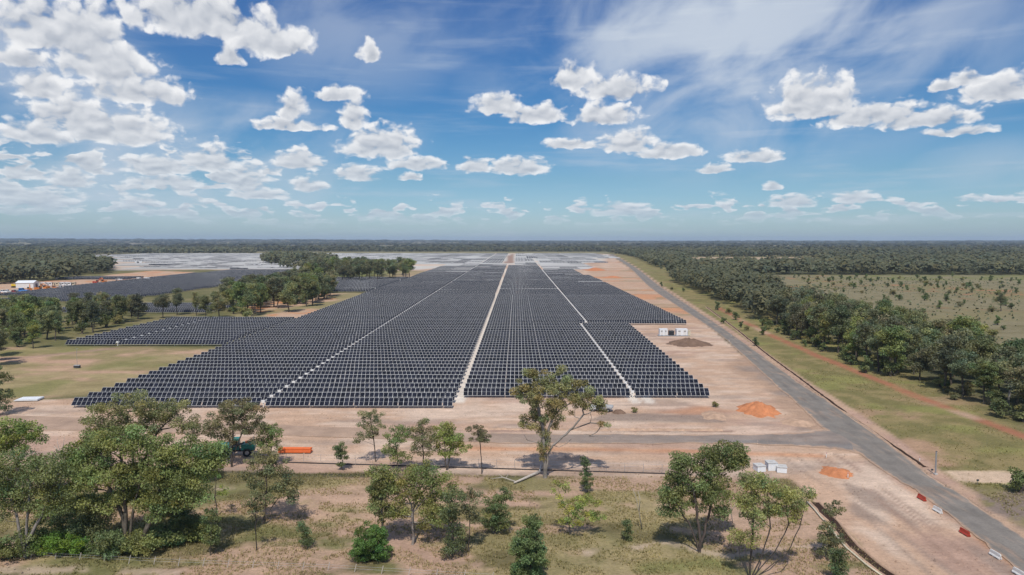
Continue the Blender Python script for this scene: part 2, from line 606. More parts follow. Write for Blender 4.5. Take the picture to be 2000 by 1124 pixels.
SAND = np.array((0.490, 0.328, 0.226))
PALE = np.array((0.580, 0.435, 0.330))
PINK = np.array((0.420, 0.275, 0.205))
ORNG = np.array((0.520, 0.235, 0.110))
REDD = np.array((0.300, 0.130, 0.075))
OLIV = np.array((0.215, 0.180, 0.088))
DRYG = np.array((0.270, 0.225, 0.115))
GREN = np.array((0.160, 0.150, 0.064))
BRIG = np.array((0.190, 0.195, 0.070))
WOOD = np.array((0.070, 0.070, 0.040))
PADD = np.array((0.232, 0.196, 0.116))
MAUV = np.array((0.170, 0.130, 0.105))
GLARE_SOIL = np.array((0.520, 0.490, 0.440))  # ground under the far rows, lightened to imitate their glare
PEBB = np.array((0.210, 0.195, 0.180))

RED_TRACK = [at(*p) for p in ((2090, 888), (2000, 852), (1800, 778), (1700, 737), (1600, 697), (1500, 652), (1440, 622), (1400, 600))]


def ground_tone(X, Y):
    """the soil's and the grass's own colour at each ground point; second value: how much it is overgrown"""
    n1 = fbm(X, Y, 60, 4, 1)
    n2 = fbm(X, Y, 11, 4, 2)
    n3 = fbm(X, Y, 3.2, 3, 3)
    nh = fbm(X * 0.35, Y, 5.0, 4, 4)            # streaks across
    c = np.zeros(X.shape + (3,))
    veg = np.zeros(X.shape)

    def lay(mask, col, v):
        nonlocal c, veg
        m = mask[..., None]
        c = c * (1 - m) + np.broadcast_to(col, c.shape) * m
        veg = veg * (1 - mask) + v * mask

    def mixc(a, b, t):
        t = np.clip(t, 0, 1)[..., None]
        return a * (1 - t) + b * t

    # far country: dark woods with purplish bare blocks and pale clearings
    far = mixc(WOOD, OLIV * 0.62, sstep(n1, 0.45, 0.75))
    big = fbm(X, Y * 2.2, 900, 4, 9)
    far = mixc(far, MAUV, sstep(big, 0.56, 0.66) * sstep(Y, 2600, 3600))
    clr = fbm(X, Y * 2.5, 700, 3, 21)
    far = mixc(far, PADD * 1.6, sstep(clr, 0.58, 0.64) * sstep(Y, 3000, 4000))
    lay(np.ones(X.shape), far, 0.7)
    # pale paddock strip behind the site
    lay(poly_mask(X, Y, [(-1500, 2080), (700, 2080), (500, 2450), (-1500, 2450)], 40, 0), mixc(PADD * 1.25, GREN, n1), 0.5)
    # woods floor left and middle left
    lay(poly_mask(X, Y, [(-1300, 160), (-111, 160), (-112, 560), (-112, 900), (-700, 1000), (-1300, 1000)], 6, 5), mixc(GREN * 0.9, OLIV, sstep(n2, 0.4, 0.65)), 0.8)
    # right side: verge, belt, open paddock
    rr = edge_x(ROAD_R, Y)
    right = sstep(X - rr, 0.0, 1.5) * sstep(2100 - Y, 0, 100)
    vg = mixc(GREN * 1.05, OLIV * 1.08, sstep(n2 * 0.5 + n3 * 0.5, 0.40, 0.62))
    vg = mixc(vg, BRIG * 1.1, sstep(fbm(X, Y, 8, 4, 91), 0.55, 0.72) * 0.8)
    vg = mixc(vg, SAND * 0.75, sstep(fbm(X, Y, 13, 5, 93), 0.56, 0.70) * sstep(220 - Y, 0, 90) * 0.85)
    lay(right, vg * np.array((1.12, 1.04, 1.0)), 0.75)
    lay(right * sstep(X - rr, 24 + 0.02 * Y, 40 + 0.03 * Y) * (1 - sstep(Y, 1500, 1900)), mixc(WOOD * 1.3, GREN * 0.85, sstep(n2, 0.4, 0.7)), 0.8)
    lay(poly_mask(X, Y, [(140, 60), (144, 150), (144, 204), (152, 267), (168, 384), (198, 560), (235, 760), (300, 790), (1500, 760), (1500, 60)], 8, 8),
        mixc(mixc(PADD, OLIV * 0.72, sstep(n2 * 0.6 + n3 * 0.4, 0.50, 0.66) * 0.8), mixc(OLIV, REDD * 1.3, sstep(n2, 0.58, 0.75)), sstep(n1, 0.50, 0.75)), 0.75)
    lay(poly_mask(X, Y, [(330, 690), (1500, 650), (1500, 770), (350, 790)], 14, 10), mixc(BRIG * 0.9, PADD, sstep(n2, 0.4, 0.6)), 0.6)
    lay(poly_mask(X, Y, [(280, 1180), (520, 1160), (700, 1640), (420, 1660)], 20, 15), mixc(PADD * 1.5, SAND, n2), 0.3)
    # the site: bare earth
    site = [(-126, 118), (-20, 115), (46, 112), (62, 80), (62, -400), (edge_x(ROAD_L, 80.), 80)] + [(p.x + 0.6, p.y) for p in ROAD_L] + \
           [(255, 2060), (-420, 2060), (-420, 930), (-112, 900), (-110.5, 345), (-108, 250), (-107.5, 171), (-140, 163), (-300, 175), (-300, 128)]
    e = mixc(SAND, PALE, sstep(n2 * 0.6 + nh * 0.4, 0.45, 0.7))
    e = mixc(e, PINK, sstep(fbm(X * 0.4, Y, 16, 4, 12), 0.52, 0.68) * 0.8)
    e = mixc(e, ORNG * 0.9, sstep(fbm(X * 0.5, Y, 22, 4, 14), 0.63, 0.74) * 0.65)
    e = mixc(e, MAUV * 1.9, sstep(fbm(X * 0.22, Y, 4.0, 5, 15), 0.56, 0.68) * 0.55)
    e = mixc(e, PALE * 1.08, sstep(fbm(X * 0.25, Y, 3.0, 4, 16), 0.56, 0.70) * 0.6)
    lay(poly_mask(X, Y, site, 0.8, 0.8), e, 0.06)
    # earth beyond the right-hand rows is redder, with weedy streaks
    m = poly_mask(X, Y, [(82, 330), (92, 330), (122, 600), (165, 1000), (100, 1000), (82, 750)], 2.0, 2.0)
    lay(m * 0.75, mixc(SAND * 0.95, mixc(ORNG, OLIV, sstep(n2, 0.45, 0.6)), sstep(fbm(X * .3, Y, 25, 4, 17), 0.45, 0.7)), 0.2)
    for (xa, xb) in ((-62.2, -59.5), (-16.2, -13.2), (28.4, 30.6), (31.8, 34.0)):
        lay((sstep(X, xa - 0.8, xa + 0.4) * (1 - sstep(X, xb - 0.4, xb + 0.8)) * sstep(Y, 164, 168) * sstep(1150 - Y, 0, 10)), np.array((0.66, 0.575, 0.48)), 0.03)
    # far rows: pale ground tone, imitating glare off the panels
    lay(poly_mask(X, Y, [at(225, 529), at(165, 498), at(500, 495), at(1000, 495), at(1190, 497), at(1180, 510), at(1120, 517), at(900, 519), at(820, 527), at(640, 530), at(500, 530), at(400, 527)], 8, 4), mixc(GLARE_SOIL * (0.62 + 0.38 * sstep(X, -420, -150))[..., None], PALE, sstep(fbm(X * .2, Y, 40, 3, 8), .4, .7)), 0.05)
    lay(poly_mask(X, Y, [(-22, 1200), (-8, 1200), (-8, 2000), (-22, 2000)], 1, 0), PINK * 0.75, 0.1)
    # compound and haul road on the far left
    lay(poly_mask(X, Y, [at(-60, 580), at(0, 575), at(160, 562), at(330, 543), at(380, 532), at(300, 529), at(215, 537), at(150, 547), at(0, 552), at(-60, 555)], 4, 3), mixc(SAND, ORNG, sstep(n2, .5, .75)), 0.08)
    # mown grass field left of the rows
    fld = poly_mask(X, Y, [(-190, 178), (-128, 167), (-108.5, 174), (-109, 249), (-165, 254), (-200, 250), (-235, 215)], 3, 3)
    g = mixc(OLIV * 1.12, DRYG * 1.15, sstep(nh * 0.6 + n2 * 0.4, 0.40, 0.58))
    g = mixc(g, SAND * 0.92, sstep(fbm(X * 0.5, Y, 12, 5, 31), 0.49, 0.66) * 0.9)
    g = mixc(g, BRIG * 0.95, sstep(fbm(X, Y, 26, 3, 33), 0.64, 0.78) * 0.7) * np.array((1.06, 1.0, 1.0))
    lay(fld, g, 0.45)
    lay(line_mask(X, Y, [(-205, 205), (-170, 228), (-150, 250)], 2.2, 1.6) * 0.8, PINK * 0.8, 0.1)
    lay(line_mask(X, Y, [(-215, 196), (-178, 215), (-160, 236)], 1.0, 0.8) * 0.7, SAND, 0.1)
    # strip between rows and trees further back
    m = poly_mask(X, Y, [(-111, 348), (-112, 520), (-150, 512), (-168, 430), (-150, 352)], 4, 4)
    lay(m, mixc(DRYG, mixc(SAND, ORNG, sstep(n2, .55, .7)), sstep(fbm(X, Y, 30, 3, 41), 0.42, 0.6)), 0.4)
    m = poly_mask(X, Y, [(-112, 715), (-112, 890), (-200, 880), (-330, 760), (-220, 715)], 5, 4)
    lay(m, mixc(BRIG, mixc(SAND, DRYG, n2), sstep(X, -180, -112)), 0.5)
    # foreground scrub: dry grass, bare strips, greener towards the left
    edge = 113.5 + (fbm(X, Y * 0, 14, 3, 51) - 0.5) * 3.0 + np.where(X < -60, 4.0, 0) + np.clip((-40 - X) * 0.03, 0, 4)
    scrub = sstep(edge - Y, -1.0, 1.0) * (1 - sstep(X - (46 + (Y - 112) * -0.10), -1.0, 2.0)) * (Y > -500)
    g = mixc(DRYG * 1.12 + np.array((0.03, 0.01, 0.01)), OLIV * 1.05, sstep(n2 * 0.55 + n3 * 0.45, 0.46, 0.66))
    g = mixc(g, GREN * 1.1, sstep(fbm(X, Y, 17, 4, 53) + np.clip((-25 - X) / 200, 0, 0.2), 0.58, 0.74))
    g = mixc(g, BRIG, line_mask(X, Y, [at(1270, 1110), at(1440, 1095)], 1.6, 1.4) * 0.8)
    g = mixc(g, OLIV * 0.62, sstep(fbm(X * 0.5, Y, 3.6, 4, 57), 0.52, 0.66) * 0.75)
    bare = fbm(X * 0.42, Y, 7.0, 5, 55)
    g = mixc(g, mixc(SAND * 0.9, PINK, n2), sstep(bare + 0.07 * sstep(X, -25, 10) - 0.03 * sstep(-X, 40, 60), 0.49, 0.61) * 0.92)
    lay(scrub, g, 0.75)
    for (pts, hw, colr, k) in (
            ([at(*p) for p in ((560, 975), (800, 972), (1080, 985), (1290, 990), (1450, 1010))], 1.5, mixc(SAND, PINK, n2), 0.85),
            ([at(*p) for p in ((600, 1000), (860, 1020), (1040, 1030), (1240, 1022), (1420, 1045), (1600, 1040))], 1.0, SAND * 0.92, 0.8),
            ([at(*p) for p in ((1150, 1075), (1300, 1060), (1420, 1085), (1620, 1060))], 0.8, PALE * 0.85, 0.7),
            ([at(*p) for p in ((330, 950), (450, 952), (520, 960))], 0.7, PALE * 0.8, 0.7),
            ([at(*p) for p in ((0, 1112), (200, 1110), (330, 1120))], 1.0, PALE * 0.8, 0.75),
            ([at(*p) for p in ((660, 1040), (760, 1050), (850, 1092), (1020, 1112))], 0.9, PINK, 0.7)):
        mk = line_mask(X + (n2 - .5) * 3, Y + (n3 - .5) * 2.0, pts, hw, 0.7) * k * sstep(n3 * 0.5 + bare * 0.5, 0.36, 0.52)
        lay(mk, colr, 0.15)
    # bare apron between the scrub and the road, bottom right
    m = poly_mask(X, Y, [(46, 114), (62.5, 122), (63, 105), (61, 80), (61, 40), (46, 40), (44.5, 80)], 0.8, 0.5)
    a = mixc(SAND, PALE, sstep(fbm(X, Y * 0.35, 6, 4, 61), 0.45, 0.62))
    a = mixc(a, PINK * 0.95, sstep(fbm(X, Y * 0.3, 8, 4, 63), 0.52, 0.66))
    a = mixc(a, MAUV * 1.6, sstep(fbm(X, Y * 0.3, 5, 3, 64), 0.62, 0.72) * 0.7)
    lay(m, a, 0.05)
    for (dx, k, cc) in ((-4.2, 0.7, PINK * 0.75), (-6.0, 0.7, PINK * 0.75), (-9.5, 0.5, MAUV * 1.5), (-2.2, 0.6, PINK * 0.6), (-11.4, 0.5, MAUV * 1.5)):
        pts = [(61.5 + dx + 0.5 * math.sin(yy * 0.13 + dx), yy) for yy in range(60, 128, 6)]
        lay(line_mask(X + (n2 - .5) * 1.2, Y, pts, 0.42, 0.35) * k * sstep(n2, 0.32, 0.5), cc, 0.05)
    # shoulders and earthworks near the junction
    m = poly_mask(X, Y, [at(1410, 715), at(1465, 690), at(1600, 815), at(1620, 838), at(1560, 842), at(1500, 760)], 1.5, 1.2)
    lay(m * 0.85, mixc(SAND * 0.8, MAUV * 1.5, sstep(n2, 0.42, 0.6)), 0.1)
    m = poly_mask(X, Y, [at(1185, 806), at(1420, 812), at(1415, 826), at(1150, 822)], 0.8, 0.6)
    lay(m * 0.8, MAUV * 1.5, 0.2)
    for (u, v) in ((800, 842), (1100, 840), (1300, 842)):
        lay(line_mask(X, Y + (n3 - .5) * 1.5, [at(u - 160, v + 1), at(u + 130, v)], 0.35, 0.3) * sstep(n3, 0.4, 0.6), PINK * 0.7, 0.1)
    lay(line_mask(X, Y + (n2 - .5) * 1.2, [at(905, 876), at(1100, 878), at(1300, 880), at(1600, 890)], 1.1, 0.9) * 0.6, ORNG, 0.05)
    # right of the road: pale shoulder, red track, sandy crossing
    lay(sstep(X - rr, -0.5, 0.2) * (1 - sstep(X - rr, 2.6, 3.6)) * (Y < 2000) * (Y > 60), mixc(SAND * 0.95, PINK, sstep(n2, .45, .65)), 0.1)
    mk = line_mask(X + (n2 - .5) * 1.6, Y, RED_TRACK, 1.7, 0.8)
    lay(mk * (1 - 0.35 * sstep(n3, .55, .7)), mixc(REDD * 1.12, SAND * 0.85, sstep(fbm(X, Y, 20, 3, 71), 0.5, 0.7)), 0.1)
    m = poly_mask(X, Y, [at(1845, 919), at(1990, 922), at(2060, 930), at(2060, 952), at(1960, 945), at(1870, 940)], 0.5, 0.5)
    lay(m, PALE * np.array((0.95, 0.93, 0.86)), 0.05)
    m = poly_mask(X, Y, [at(1880, 950), at(2080, 955), at(2080, 1060), at(2000, 1045), at(1930, 990)], 0.8, 1.0)
    lay(m * sstep(n2, .35, .6), mixc(OLIV, MAUV * 1.3, sstep(n3, .45, .6)), 0.5)
    return np.clip(c * (0.90 + 0.2 * n3[..., None]), 0.01, 0.9), veg


def ground_height(X, Y):
    """small lumps in the scrub, low hills far off"""
    z = -0.02 - 0.05 * fbm(X, Y, 3.0, 3, 81)
    scrub = sstep(111 - Y, 0, 6) * (1 - sstep(X, 40, 48)) * (Y > 20)
    z = z + scrub * (fbm(X, Y, 6.0, 4, 83) - 0.62) * 0.5
    # low ridges on the horizon, a little higher on the left
    r = np.hypot(X, Y)
    t = X / np.maximum(Y, 1)
    ridge = sstep(r, 6000, 11000) * (12 + 30 * fbm(X, Y, 2600, 3, 85)) * (0.5 + 0.9 * sstep(-t, -0.25, 0.75))
    z = z + ridge * (r < 40000)
    return z


def build_ground():
    ys = list(np.linspace(-400, 40, 12)[:-1])
    y = 40.0
    while y < 1700:
        ys.append(y); y *= 1.0088
    while y < 30000:
        ys.append(y); y *= 1.03
    ys = np.array(ys)
    s = np.concatenate([np.linspace(-2.4, -0.92, 36)[:-1], np.linspace(-0.92, 0.92, 380), np.linspace(0.92, 2.4, 36)[1:]])
    w = np.maximum(ys, 150 - 0 * ys) * 1.0
    w = np.where(ys < 70, 70 + (70 - ys) * 0.3, ys)
    X = s[None, :] * w[:, None]
    Y = np.repeat(ys[:, None], len(s), 1)
    tone, veg = ground_tone(X, Y)
    Z = ground_height(X, Y)
    nr, nc = X.shape
    V = np.stack([X, Y, Z], -1).reshape(-1, 3)
    i = np.arange(nr * nc).reshape(nr, nc)
    F = np.stack([i[:-1, :-1], i[:-1, 1:], i[1:, 1:], i[1:, :-1]], -1).reshape(-1, 4)
    me = mesh_np('ground', V, F, [M_GROUND], smooth=True)
    c = np.concatenate([tone.reshape(-1, 3), veg.reshape(-1, 1)], 1)
    point_color(me, c, 'tone')
    o = link('ground', me)
    tag(o, kind='structure')
    return o


def ground_material():
    m = bpy.data.materials.new('soil_and_grass')
    m.use_nodes = True
    nt = m.node_tree
    b = nt.nodes['Principled BSDF']
    N = Nodes(nt)
    a = N.new('ShaderNodeAttribute', attribute_name='tone')
    tcn = N.new('ShaderNodeTexCoord')
    p = tcn.outputs['Object']
    veg = a.outputs['Alpha']
    fine = N.noise(p, 2.2, 5.0, 0.65)
    mid = N.noise(p, 0.45, 4.0, 0.6)
    k = N.math('MULTIPLY', N.ramp(fine, 0.2, 0.8, 0.78, 1.22, False), N.ramp(mid, 0.2, 0.8, 0.85, 1.15, False))
    col = N.vec('SCALE', a.outputs['Color'], scale=k)
    # tufts and litter where it is overgrown
    tuft = N.ramp(N.noise(N.vec('MULTIPLY', p, (1.0, 1.6, 1.0)), 1.9, 4.0, 0.72), 0.50, 0.64)
    tuft = N.math('MULTIPLY', N.math('MULTIPLY', tuft, veg), 0.62)
    col = N.mix(tuft, col, N.vec('MULTIPLY', col, (0.52, 0.60, 0.42)))
    pale = N.ramp(N.noise(N.vec('ADD', p, (31.0, 7.0, 0.0)), 2.3, 4.0, 0.72), 0.54, 0.68)
    pale = N.math('MULTIPLY', N.math('MULTIPLY', pale, veg), 0.6)
    col = N.mix(pale, col, N.vec('MULTIPLY', col, (1.55, 1.50, 1.45)))
    # wheel ruts and graded streaks on bare earth
    st = N.noise(N.vec('MULTIPLY', p, (0.10, 1.5, 1.0)), 0.9, 4.0, 0.6)
    stk = N.math('MULTIPLY', N.ramp(st, 0.56, 0.70), N.math('SUBTRACT', 1.0, veg))
    col = N.mix(N.math('MULTIPLY', stk, 0.45), col, N.vec('MULTIPLY', col, (0.68, 0.62, 0.60)))
    st2 = N.noise(N.vec('MULTIPLY', p, (0.22, 1.0, 1.0)), 0.33, 5.0, 0.62)
    stk2 = N.math('MULTIPLY', N.ramp(st2, 0.50, 0.68), N.math('SUBTRACT', 1.0, veg))
    col = N.mix(N.math('MULTIPLY', stk2, 0.6), col, N.vec('MULTIPLY', col, (1.25, 1.25, 1.24)))
    N.put(b.inputs['Base Color'], col)
    b.inputs['Roughness'].default_value = 0.95
    b.inputs['Specular IOR Level'].default_value = 0.1
    bn = N.new('ShaderNodeBump')
    bn.inputs['Strength'].default_value = 0.6
    bn.inputs['Distance'].default_value = 0.25
    N.put(bn.inputs['Height'], N.math('MULTIPLY_ADD', fine, 0.6, mid))
    N.put(b.inputs['Normal'], bn.outputs[0])
    return m


M_GROUND = ground_material()
GROUND = build_ground()


# ------------------------------------------------------------------ roads
def gravel_material(name, base, rut, e0=0.40, dusty=0.0):
    m = bpy.data.materials.new(name)
    m.use_nodes = True
    nt = m.node_tree
    b = nt.nodes['Principled BSDF']
    N = Nodes(nt)
    uv = N.new('ShaderNodeAttribute', attribute_name='across')
    tcn = N.new('ShaderNodeTexCoord')
    p = tcn.outputs['Object']
    u = uv.outputs['Fac']
    fine = N.noise(p, 3.0, 5.0, 0.7)
    mid = N.noise(p, 0.22, 4.0, 0.6)
    k = N.math('MULTIPLY', N.ramp(fine, 0.2, 0.8, 0.80, 1.20, False), N.ramp(mid, 0.25, 0.75, 0.78, 1.22, False))
    c = N.vec('SCALE', (*base,), scale=k)
    w = N.math('ABSOLUTE', N.math('SUBTRACT', N.math('ABSOLUTE', N.math('SUBTRACT', u, 0.5)), 0.2))
    tr_ = N.math('MULTIPLY', N.ramp(w, 0.03, 0.11, 1.0, 0.0), N.ramp(N.noise(p, 0.12, 3.0, 0.5), 0.35, 0.65))
    c = N.mix(N.math('MULTIPLY', tr_, 0.75), c, N.vec('SCALE', (*rut,), scale=k))
    edge = N.ramp(N.math('ADD', N.math('ABSOLUTE', N.math('SUBTRACT', u, 0.5)), N.math('MULTIPLY', N.math('SUBTRACT', N.noise(p, 0.5, 4.0, 0.65), 0.5), 0.30 if dusty else 0.22)), e0, 0.50)
    if not dusty:
        drift = N.ramp(N.noise(N.vec('MULTIPLY', p, (1.0, 0.16, 1.0)), 0.5, 5.0, 0.62), 0.50, 0.72)
        edge = N.math('MAXIMUM', edge, N.math('MULTIPLY', drift, 0.5))
    if dusty:
        edge = N.math('MAXIMUM', edge, N.math('MULTIPLY', N.ramp(N.noise(N.vec('MULTIPLY', p, (0.3, 1.0, 1.0)), 0.06, 4.0, 0.6), 0.40, 0.60), dusty))
        sx = N.xyz(p)[0]
        edge = N.math('MAXIMUM', edge, N.ramp(sx, 45.0, -30.0, 0.0, 0.78))
    c = N.mix(edge, c, N.vec('SCALE', tuple(SAND * 0.92), scale=k))
    N.put(b.inputs['Base Color'], c)
    b.inputs['Roughness'].default_value = 0.95
    b.inputs['Specular IOR Level'].default_value = 0.1
    bn = N.new('ShaderNodeBump')
    bn.inputs['Strength'].default_value = 0.3
    bn.inputs['Distance'].default_value = 0.1
    N.put(bn.inputs['Height'], fine)
    N.put(b.inputs['Normal'], bn.outputs[0])
    return m


M_GRAVEL = gravel_material('grey_gravel', (0.218, 0.194, 0.168), (0.165, 0.148, 0.132))


M_TRACK = gravel_material('dusty_gravel', (0.215, 0.196, 0.180), (0.175, 0.155, 0.145), 0.34, 0.30)


def strip(name, left, right, z, mt, n_across=6, sub=6, jag=0.25, seed=5):
    """road sheet between two edge lines, edges frayed"""
    L, Rr = [], []
    def dense(a):
        out = []
        for i in range(len(a) - 1):
            p0 = a[max(i - 1, 0)]; p1 = a[i]; p2 = a[i + 1]; p3 = a[min(i + 2, len(a) - 1)]
            for k in range(sub):
                t = k / sub
                out.append(0.5 * ((2 * p1) + (p2 - p0) * t + (2 * p0 - 5 * p1 + 4 * p2 - p3) * t * t + (3 * p1 - p0 - 3 * p2 + p3) * t ** 3))
        out.append(a[-1])
        return out
    L, Rr = dense([Vector(p) for p in left]), dense([Vector(p) for p in right])
    n = min(len(L), len(Rr))
    L = [L[int(round(i * (len(L) - 1) / (n - 1)))] for i in range(n)]
    Rr = [Rr[int(round(i * (len(Rr) - 1) / (n - 1)))] for i in range(n)]
    V, U = [], []
    rg = random.Random(seed)
    for a, b in zip(L, Rr):
        j0, j1 = rg.uniform(-jag, jag) / max((b - a).length, 1), rg.uniform(-jag, jag) / max((b - a).length, 1)
        for k in range(n_across + 1):
            t = k / n_across
            tt = t + (j0 if k == 0 else 0) + (j1 if k == n_across else 0)
            q = a.lerp(b, tt)
            V.append((q.x, q.y, z + 0.05 * (1 - (2 * t - 1) ** 2)))
            U.append(t)
    c = n_across + 1
    F = [(i * c + k, i * c + k + 1, (i + 1) * c + k + 1, (i + 1) * c + k) for i in range(n - 1) for k in range(n_across)]
    me = mesh_np(name, np.array(V), np.array(F), [mt], smooth=True)
    at_ = me.attributes.new('across', 'FLOAT', 'POINT')
    at_.data.foreach_set('value', np.array(U, dtype=np.float32))
    o = link(name, me)
    tag(o, kind='structure')
    return o


roadR = [Vector((68.0, 60, 0)), Vector((68.2, 80, 0))] + [Vector(p) for p in ROAD_R]
roadL = [Vector((60.0, 60, 0))] + [Vector(p) for p in ROAD_L]
roadL2 = [Vector((float(edge_x(ROAD_L, p.y)) if p.y >= 80 else 60.2, p.y, 0)) for p in roadR]
strip('gravel_road', roadL2, roadR, 0.03, M_GRAVEL, sub=8)
crossU = [at(*p) for p in ((1655, 822), (1612, 838), (1560, 846), (1400, 850), (1200, 849), (900, 845), (560, 831), (60, 812), (-200, 804))]
crossD = [at(*p) for p in ((1720, 900), (1650, 880), (1560, 872), (1400, 866), (1200, 867), (900, 864), (560, 851), (60, 840), (-200, 826))]
strip('site_road', crossU, crossD, 0.012, M_TRACK, sub=8, jag=0.5, seed=8)

# ------------------------------------------------------------------ solar rows
def panel_material():
    m = bpy.data.materials.new('solar_glass')
    m.use_nodes = True
    nt = m.node_tree
    b = nt.nodes['Principled BSDF']
    N = Nodes(nt)
    tcn = N.new('ShaderNodeTexCoord')
    geo = N.new('ShaderNodeNewGeometry')
    pn = N.noise(geo.outputs['Position'], 0.35, 3.0, 0.6)
    wn_ = N.new('ShaderNodeTexWhiteNoise', noise_dimensions='3D')
    N.put(wn_.inputs['Vector'], N.vec('FLOOR', N.vec('MULTIPLY', geo.outputs['Position'], (0.87, 0.1786, 0.0))))
    k = N.math('ADD', N.ramp(pn, 0.2, 0.8, 0.75, 1.25, False), N.ramp(wn_.outputs['Value'], 0, 1, -0.38, 0.45, False))
    c = N.vec('SCALE', (0.0125, 0.0138, 0.0215), scale=k)
    N.put(b.inputs['Base Color'], c)
    b.inputs['Roughness'].default_value = 0.09
    b.inputs['Specular IOR Level'].default_value = 0.27
    return m


M_PV = panel_material()
PITCH_X = 1.155           # one module across
ROW_GAP = 5.6
TILT = R(47)
AXIS_Z = 1.45
ML = 2.28                 # module length


def slope(u, w=0.0):
    """point on the tilted plane, u along the slope (up positive), w out of the glass"""
    return (u * math.cos(TILT) - w * math.sin(TILT), u * math.sin(TILT) + w * math.cos(TILT))


def panel_mb(mb, x, lite=False):
    h = ML / 2
    w = 1.125 / 2
    def sl(x0, x1, u0, u1, wz, m):
        pts = []
        for (xx, u) in ((x0, u0), (x1, u0), (x1, u1), (x0, u1)):
            y, z = slope(u, wz)
            pts.append((xx, y, z))
        mb.add(pts, [(0, 1, 2, 3)], m)
    # frame: a thin tray, face towards the viewer
    y0, z0 = slope(-h, 0.0)
    if not lite:
        vs = []
        for wz in (-0.035, 0.0):
            for (xx, u) in ((x - w, -h), (x + w, -h), (x + w, h), (x - w, h)):
                y, z = slope(u, wz)
                vs.append((xx, y, z))
        mb.add(vs, [(4, 5, 6, 7), (3, 2, 1, 0), (0, 1, 5, 4), (1, 2, 6, 5), (2, 3, 7, 6), (3, 0, 4, 7)], 0)
    else:
        sl(x - w, x + w, -h, h, 0.0, 0)
    fr = 0.034
    sl(x - w + fr, x + w - fr, -h + 0.05, -0.014, 0.006, 1)
    sl(x - w + fr, x + w - fr, 0.014, h - 0.065, 0.006, 1)


PANEL_MESH = panel_mb.__call__ and None
_mb = MB(); panel_mb(_mb, 0.0); PANEL_MESH = _mb.mesh('panel', [M_ALU, M_PV])
_mb = MB()
_mb.box((0, 0.02, 0.55), (0.11, 0.16, 1.9)); _mb.box((0, 0.0, 1.40), (0.16, 0.26, 0.16))
POST_MESH = _mb.mesh('post', [M_STEEL])
TABLE_PARTS = {}


def bays(n):
    """x of each module measured from the table's left end; a wider gap at every bearing"""
    return [0.58 + i * PITCH_X + (i // 9) * 0.16 for i in range(n)]


def table_meshes(n):
    if n in TABLE_PARTS:
        return TABLE_PARTS[n]
    xs = bays(n)
    L = xs[-1] + 0.58
    mb = MB()
    for x in xs:
        panel_mb(mb, x)
    arr = mb.mesh('panel_array', [M_ALU, M_PV])
    mb = MB(); mb.tube([(0.02, 0.06, -0.08), (L, 0.06, -0.08)], 0.075, 8)
    for x in xs[::3]:
        mb.box((x + PITCH_X / 2, 0.035, -0.02), (0.06, 0.5, 0.05), rx=TILT)
    tube_ = mb.mesh('torque_tube', [M_STEEL])
    posts = [xs[i] + PITCH_X / 2 + (0.08 if i % 9 == 8 else 0) for i in range(8, n - 3, 9)] + [0.35, L - 0.35]
    TABLE_PARTS[n] = (arr, tube_, posts, L)
    return TABLE_PARTS[n]


ORD = lambda n: f"{n}{'th' if 10 <= n % 100 <= 20 else {1: 'st', 2: 'nd', 3: 'rd'}.get(n % 10, 'th')}"
N_TABLES = 0


def table(x0, x1, Y, label, group, singles=False, rg=random.Random(3)):
    """one row of tilted modules on its torque tube and driven posts"""
    global N_TABLES
    N_TABLES += 1
    n = max(4, int(round((x1 - x0) / (PITCH_X + 0.16 / 9))))
    arr, tube_, posts, L = table_meshes(n)
    root = empty('solar_panel_row', (x0, Y, 0))
    root.scale = ((x1 - x0) / L, 1, 1)
    tag(root, label, 'solar panels', group)
    dz = rg.uniform(-0.05, 0.05)
    tl = rg.gauss(0, R(0.75))
    if singles:
        for x in bays(n):
            link('panel', PANEL_MESH, root, (x, 0, AXIS_Z + dz), (tl + rg.gauss(0, R(0.25)), 0, 0))
    else:
        p = link('panel_array', arr, root, (0, 0, AXIS_Z + dz), (tl, 0, 0))
        p['kind'] = 'stuff'
    link('torque_tube', tube_, root, (0, 0, AXIS_Z + dz), (0, 0, 0))
    for x in posts:
        link('post', POST_MESH, root, (x, 0.06, 0))
    return root


ROW_Y = lambda k: 161.0 + ROW_GAP * k
SOLO_ROWS = 11
LAST_SOLO = 57
GROUPS = {
    'A': ('block left of the diagonal gap', 'solar rows of the left block'),
    'B': ('block left of the sandy centre lane', 'solar rows of the centre left block'),
    'C': ('block right of the sandy centre lane', 'solar rows of the centre right block'),
    'D': ('narrow front block nearest the road', 'solar rows of the right front block'),
    'H': ('right block behind the inverter station', 'solar rows of the right rear block'),
    'E': ('inner jutting block above the field', 'solar rows of the jutting left block'),
    'J': ('short outer end of jutting block', 'solar rows at the end of the jutting block'),
    'F': ('small array behind the left trees', 'solar rows behind the left trees'),
}
cnt = {k: 0 for k in GROUPS}


def left_edge(Y):
    return -106.8 if Y < 200 else -106.8 - 4.0 * min((Y - 200) / 300.0, 1.0)


def add_row(block, x0, x1, Y, singles):
    cnt[block] += 1
    where, grp_ = GROUPS[block]
    n = cnt[block]
    lab = f"frontmost solar panel row in {where}" if n == 1 else f"{ORD(n)} solar panel row from the front, {where}"
    table(x0, x1, Y, lab, grp_, singles)


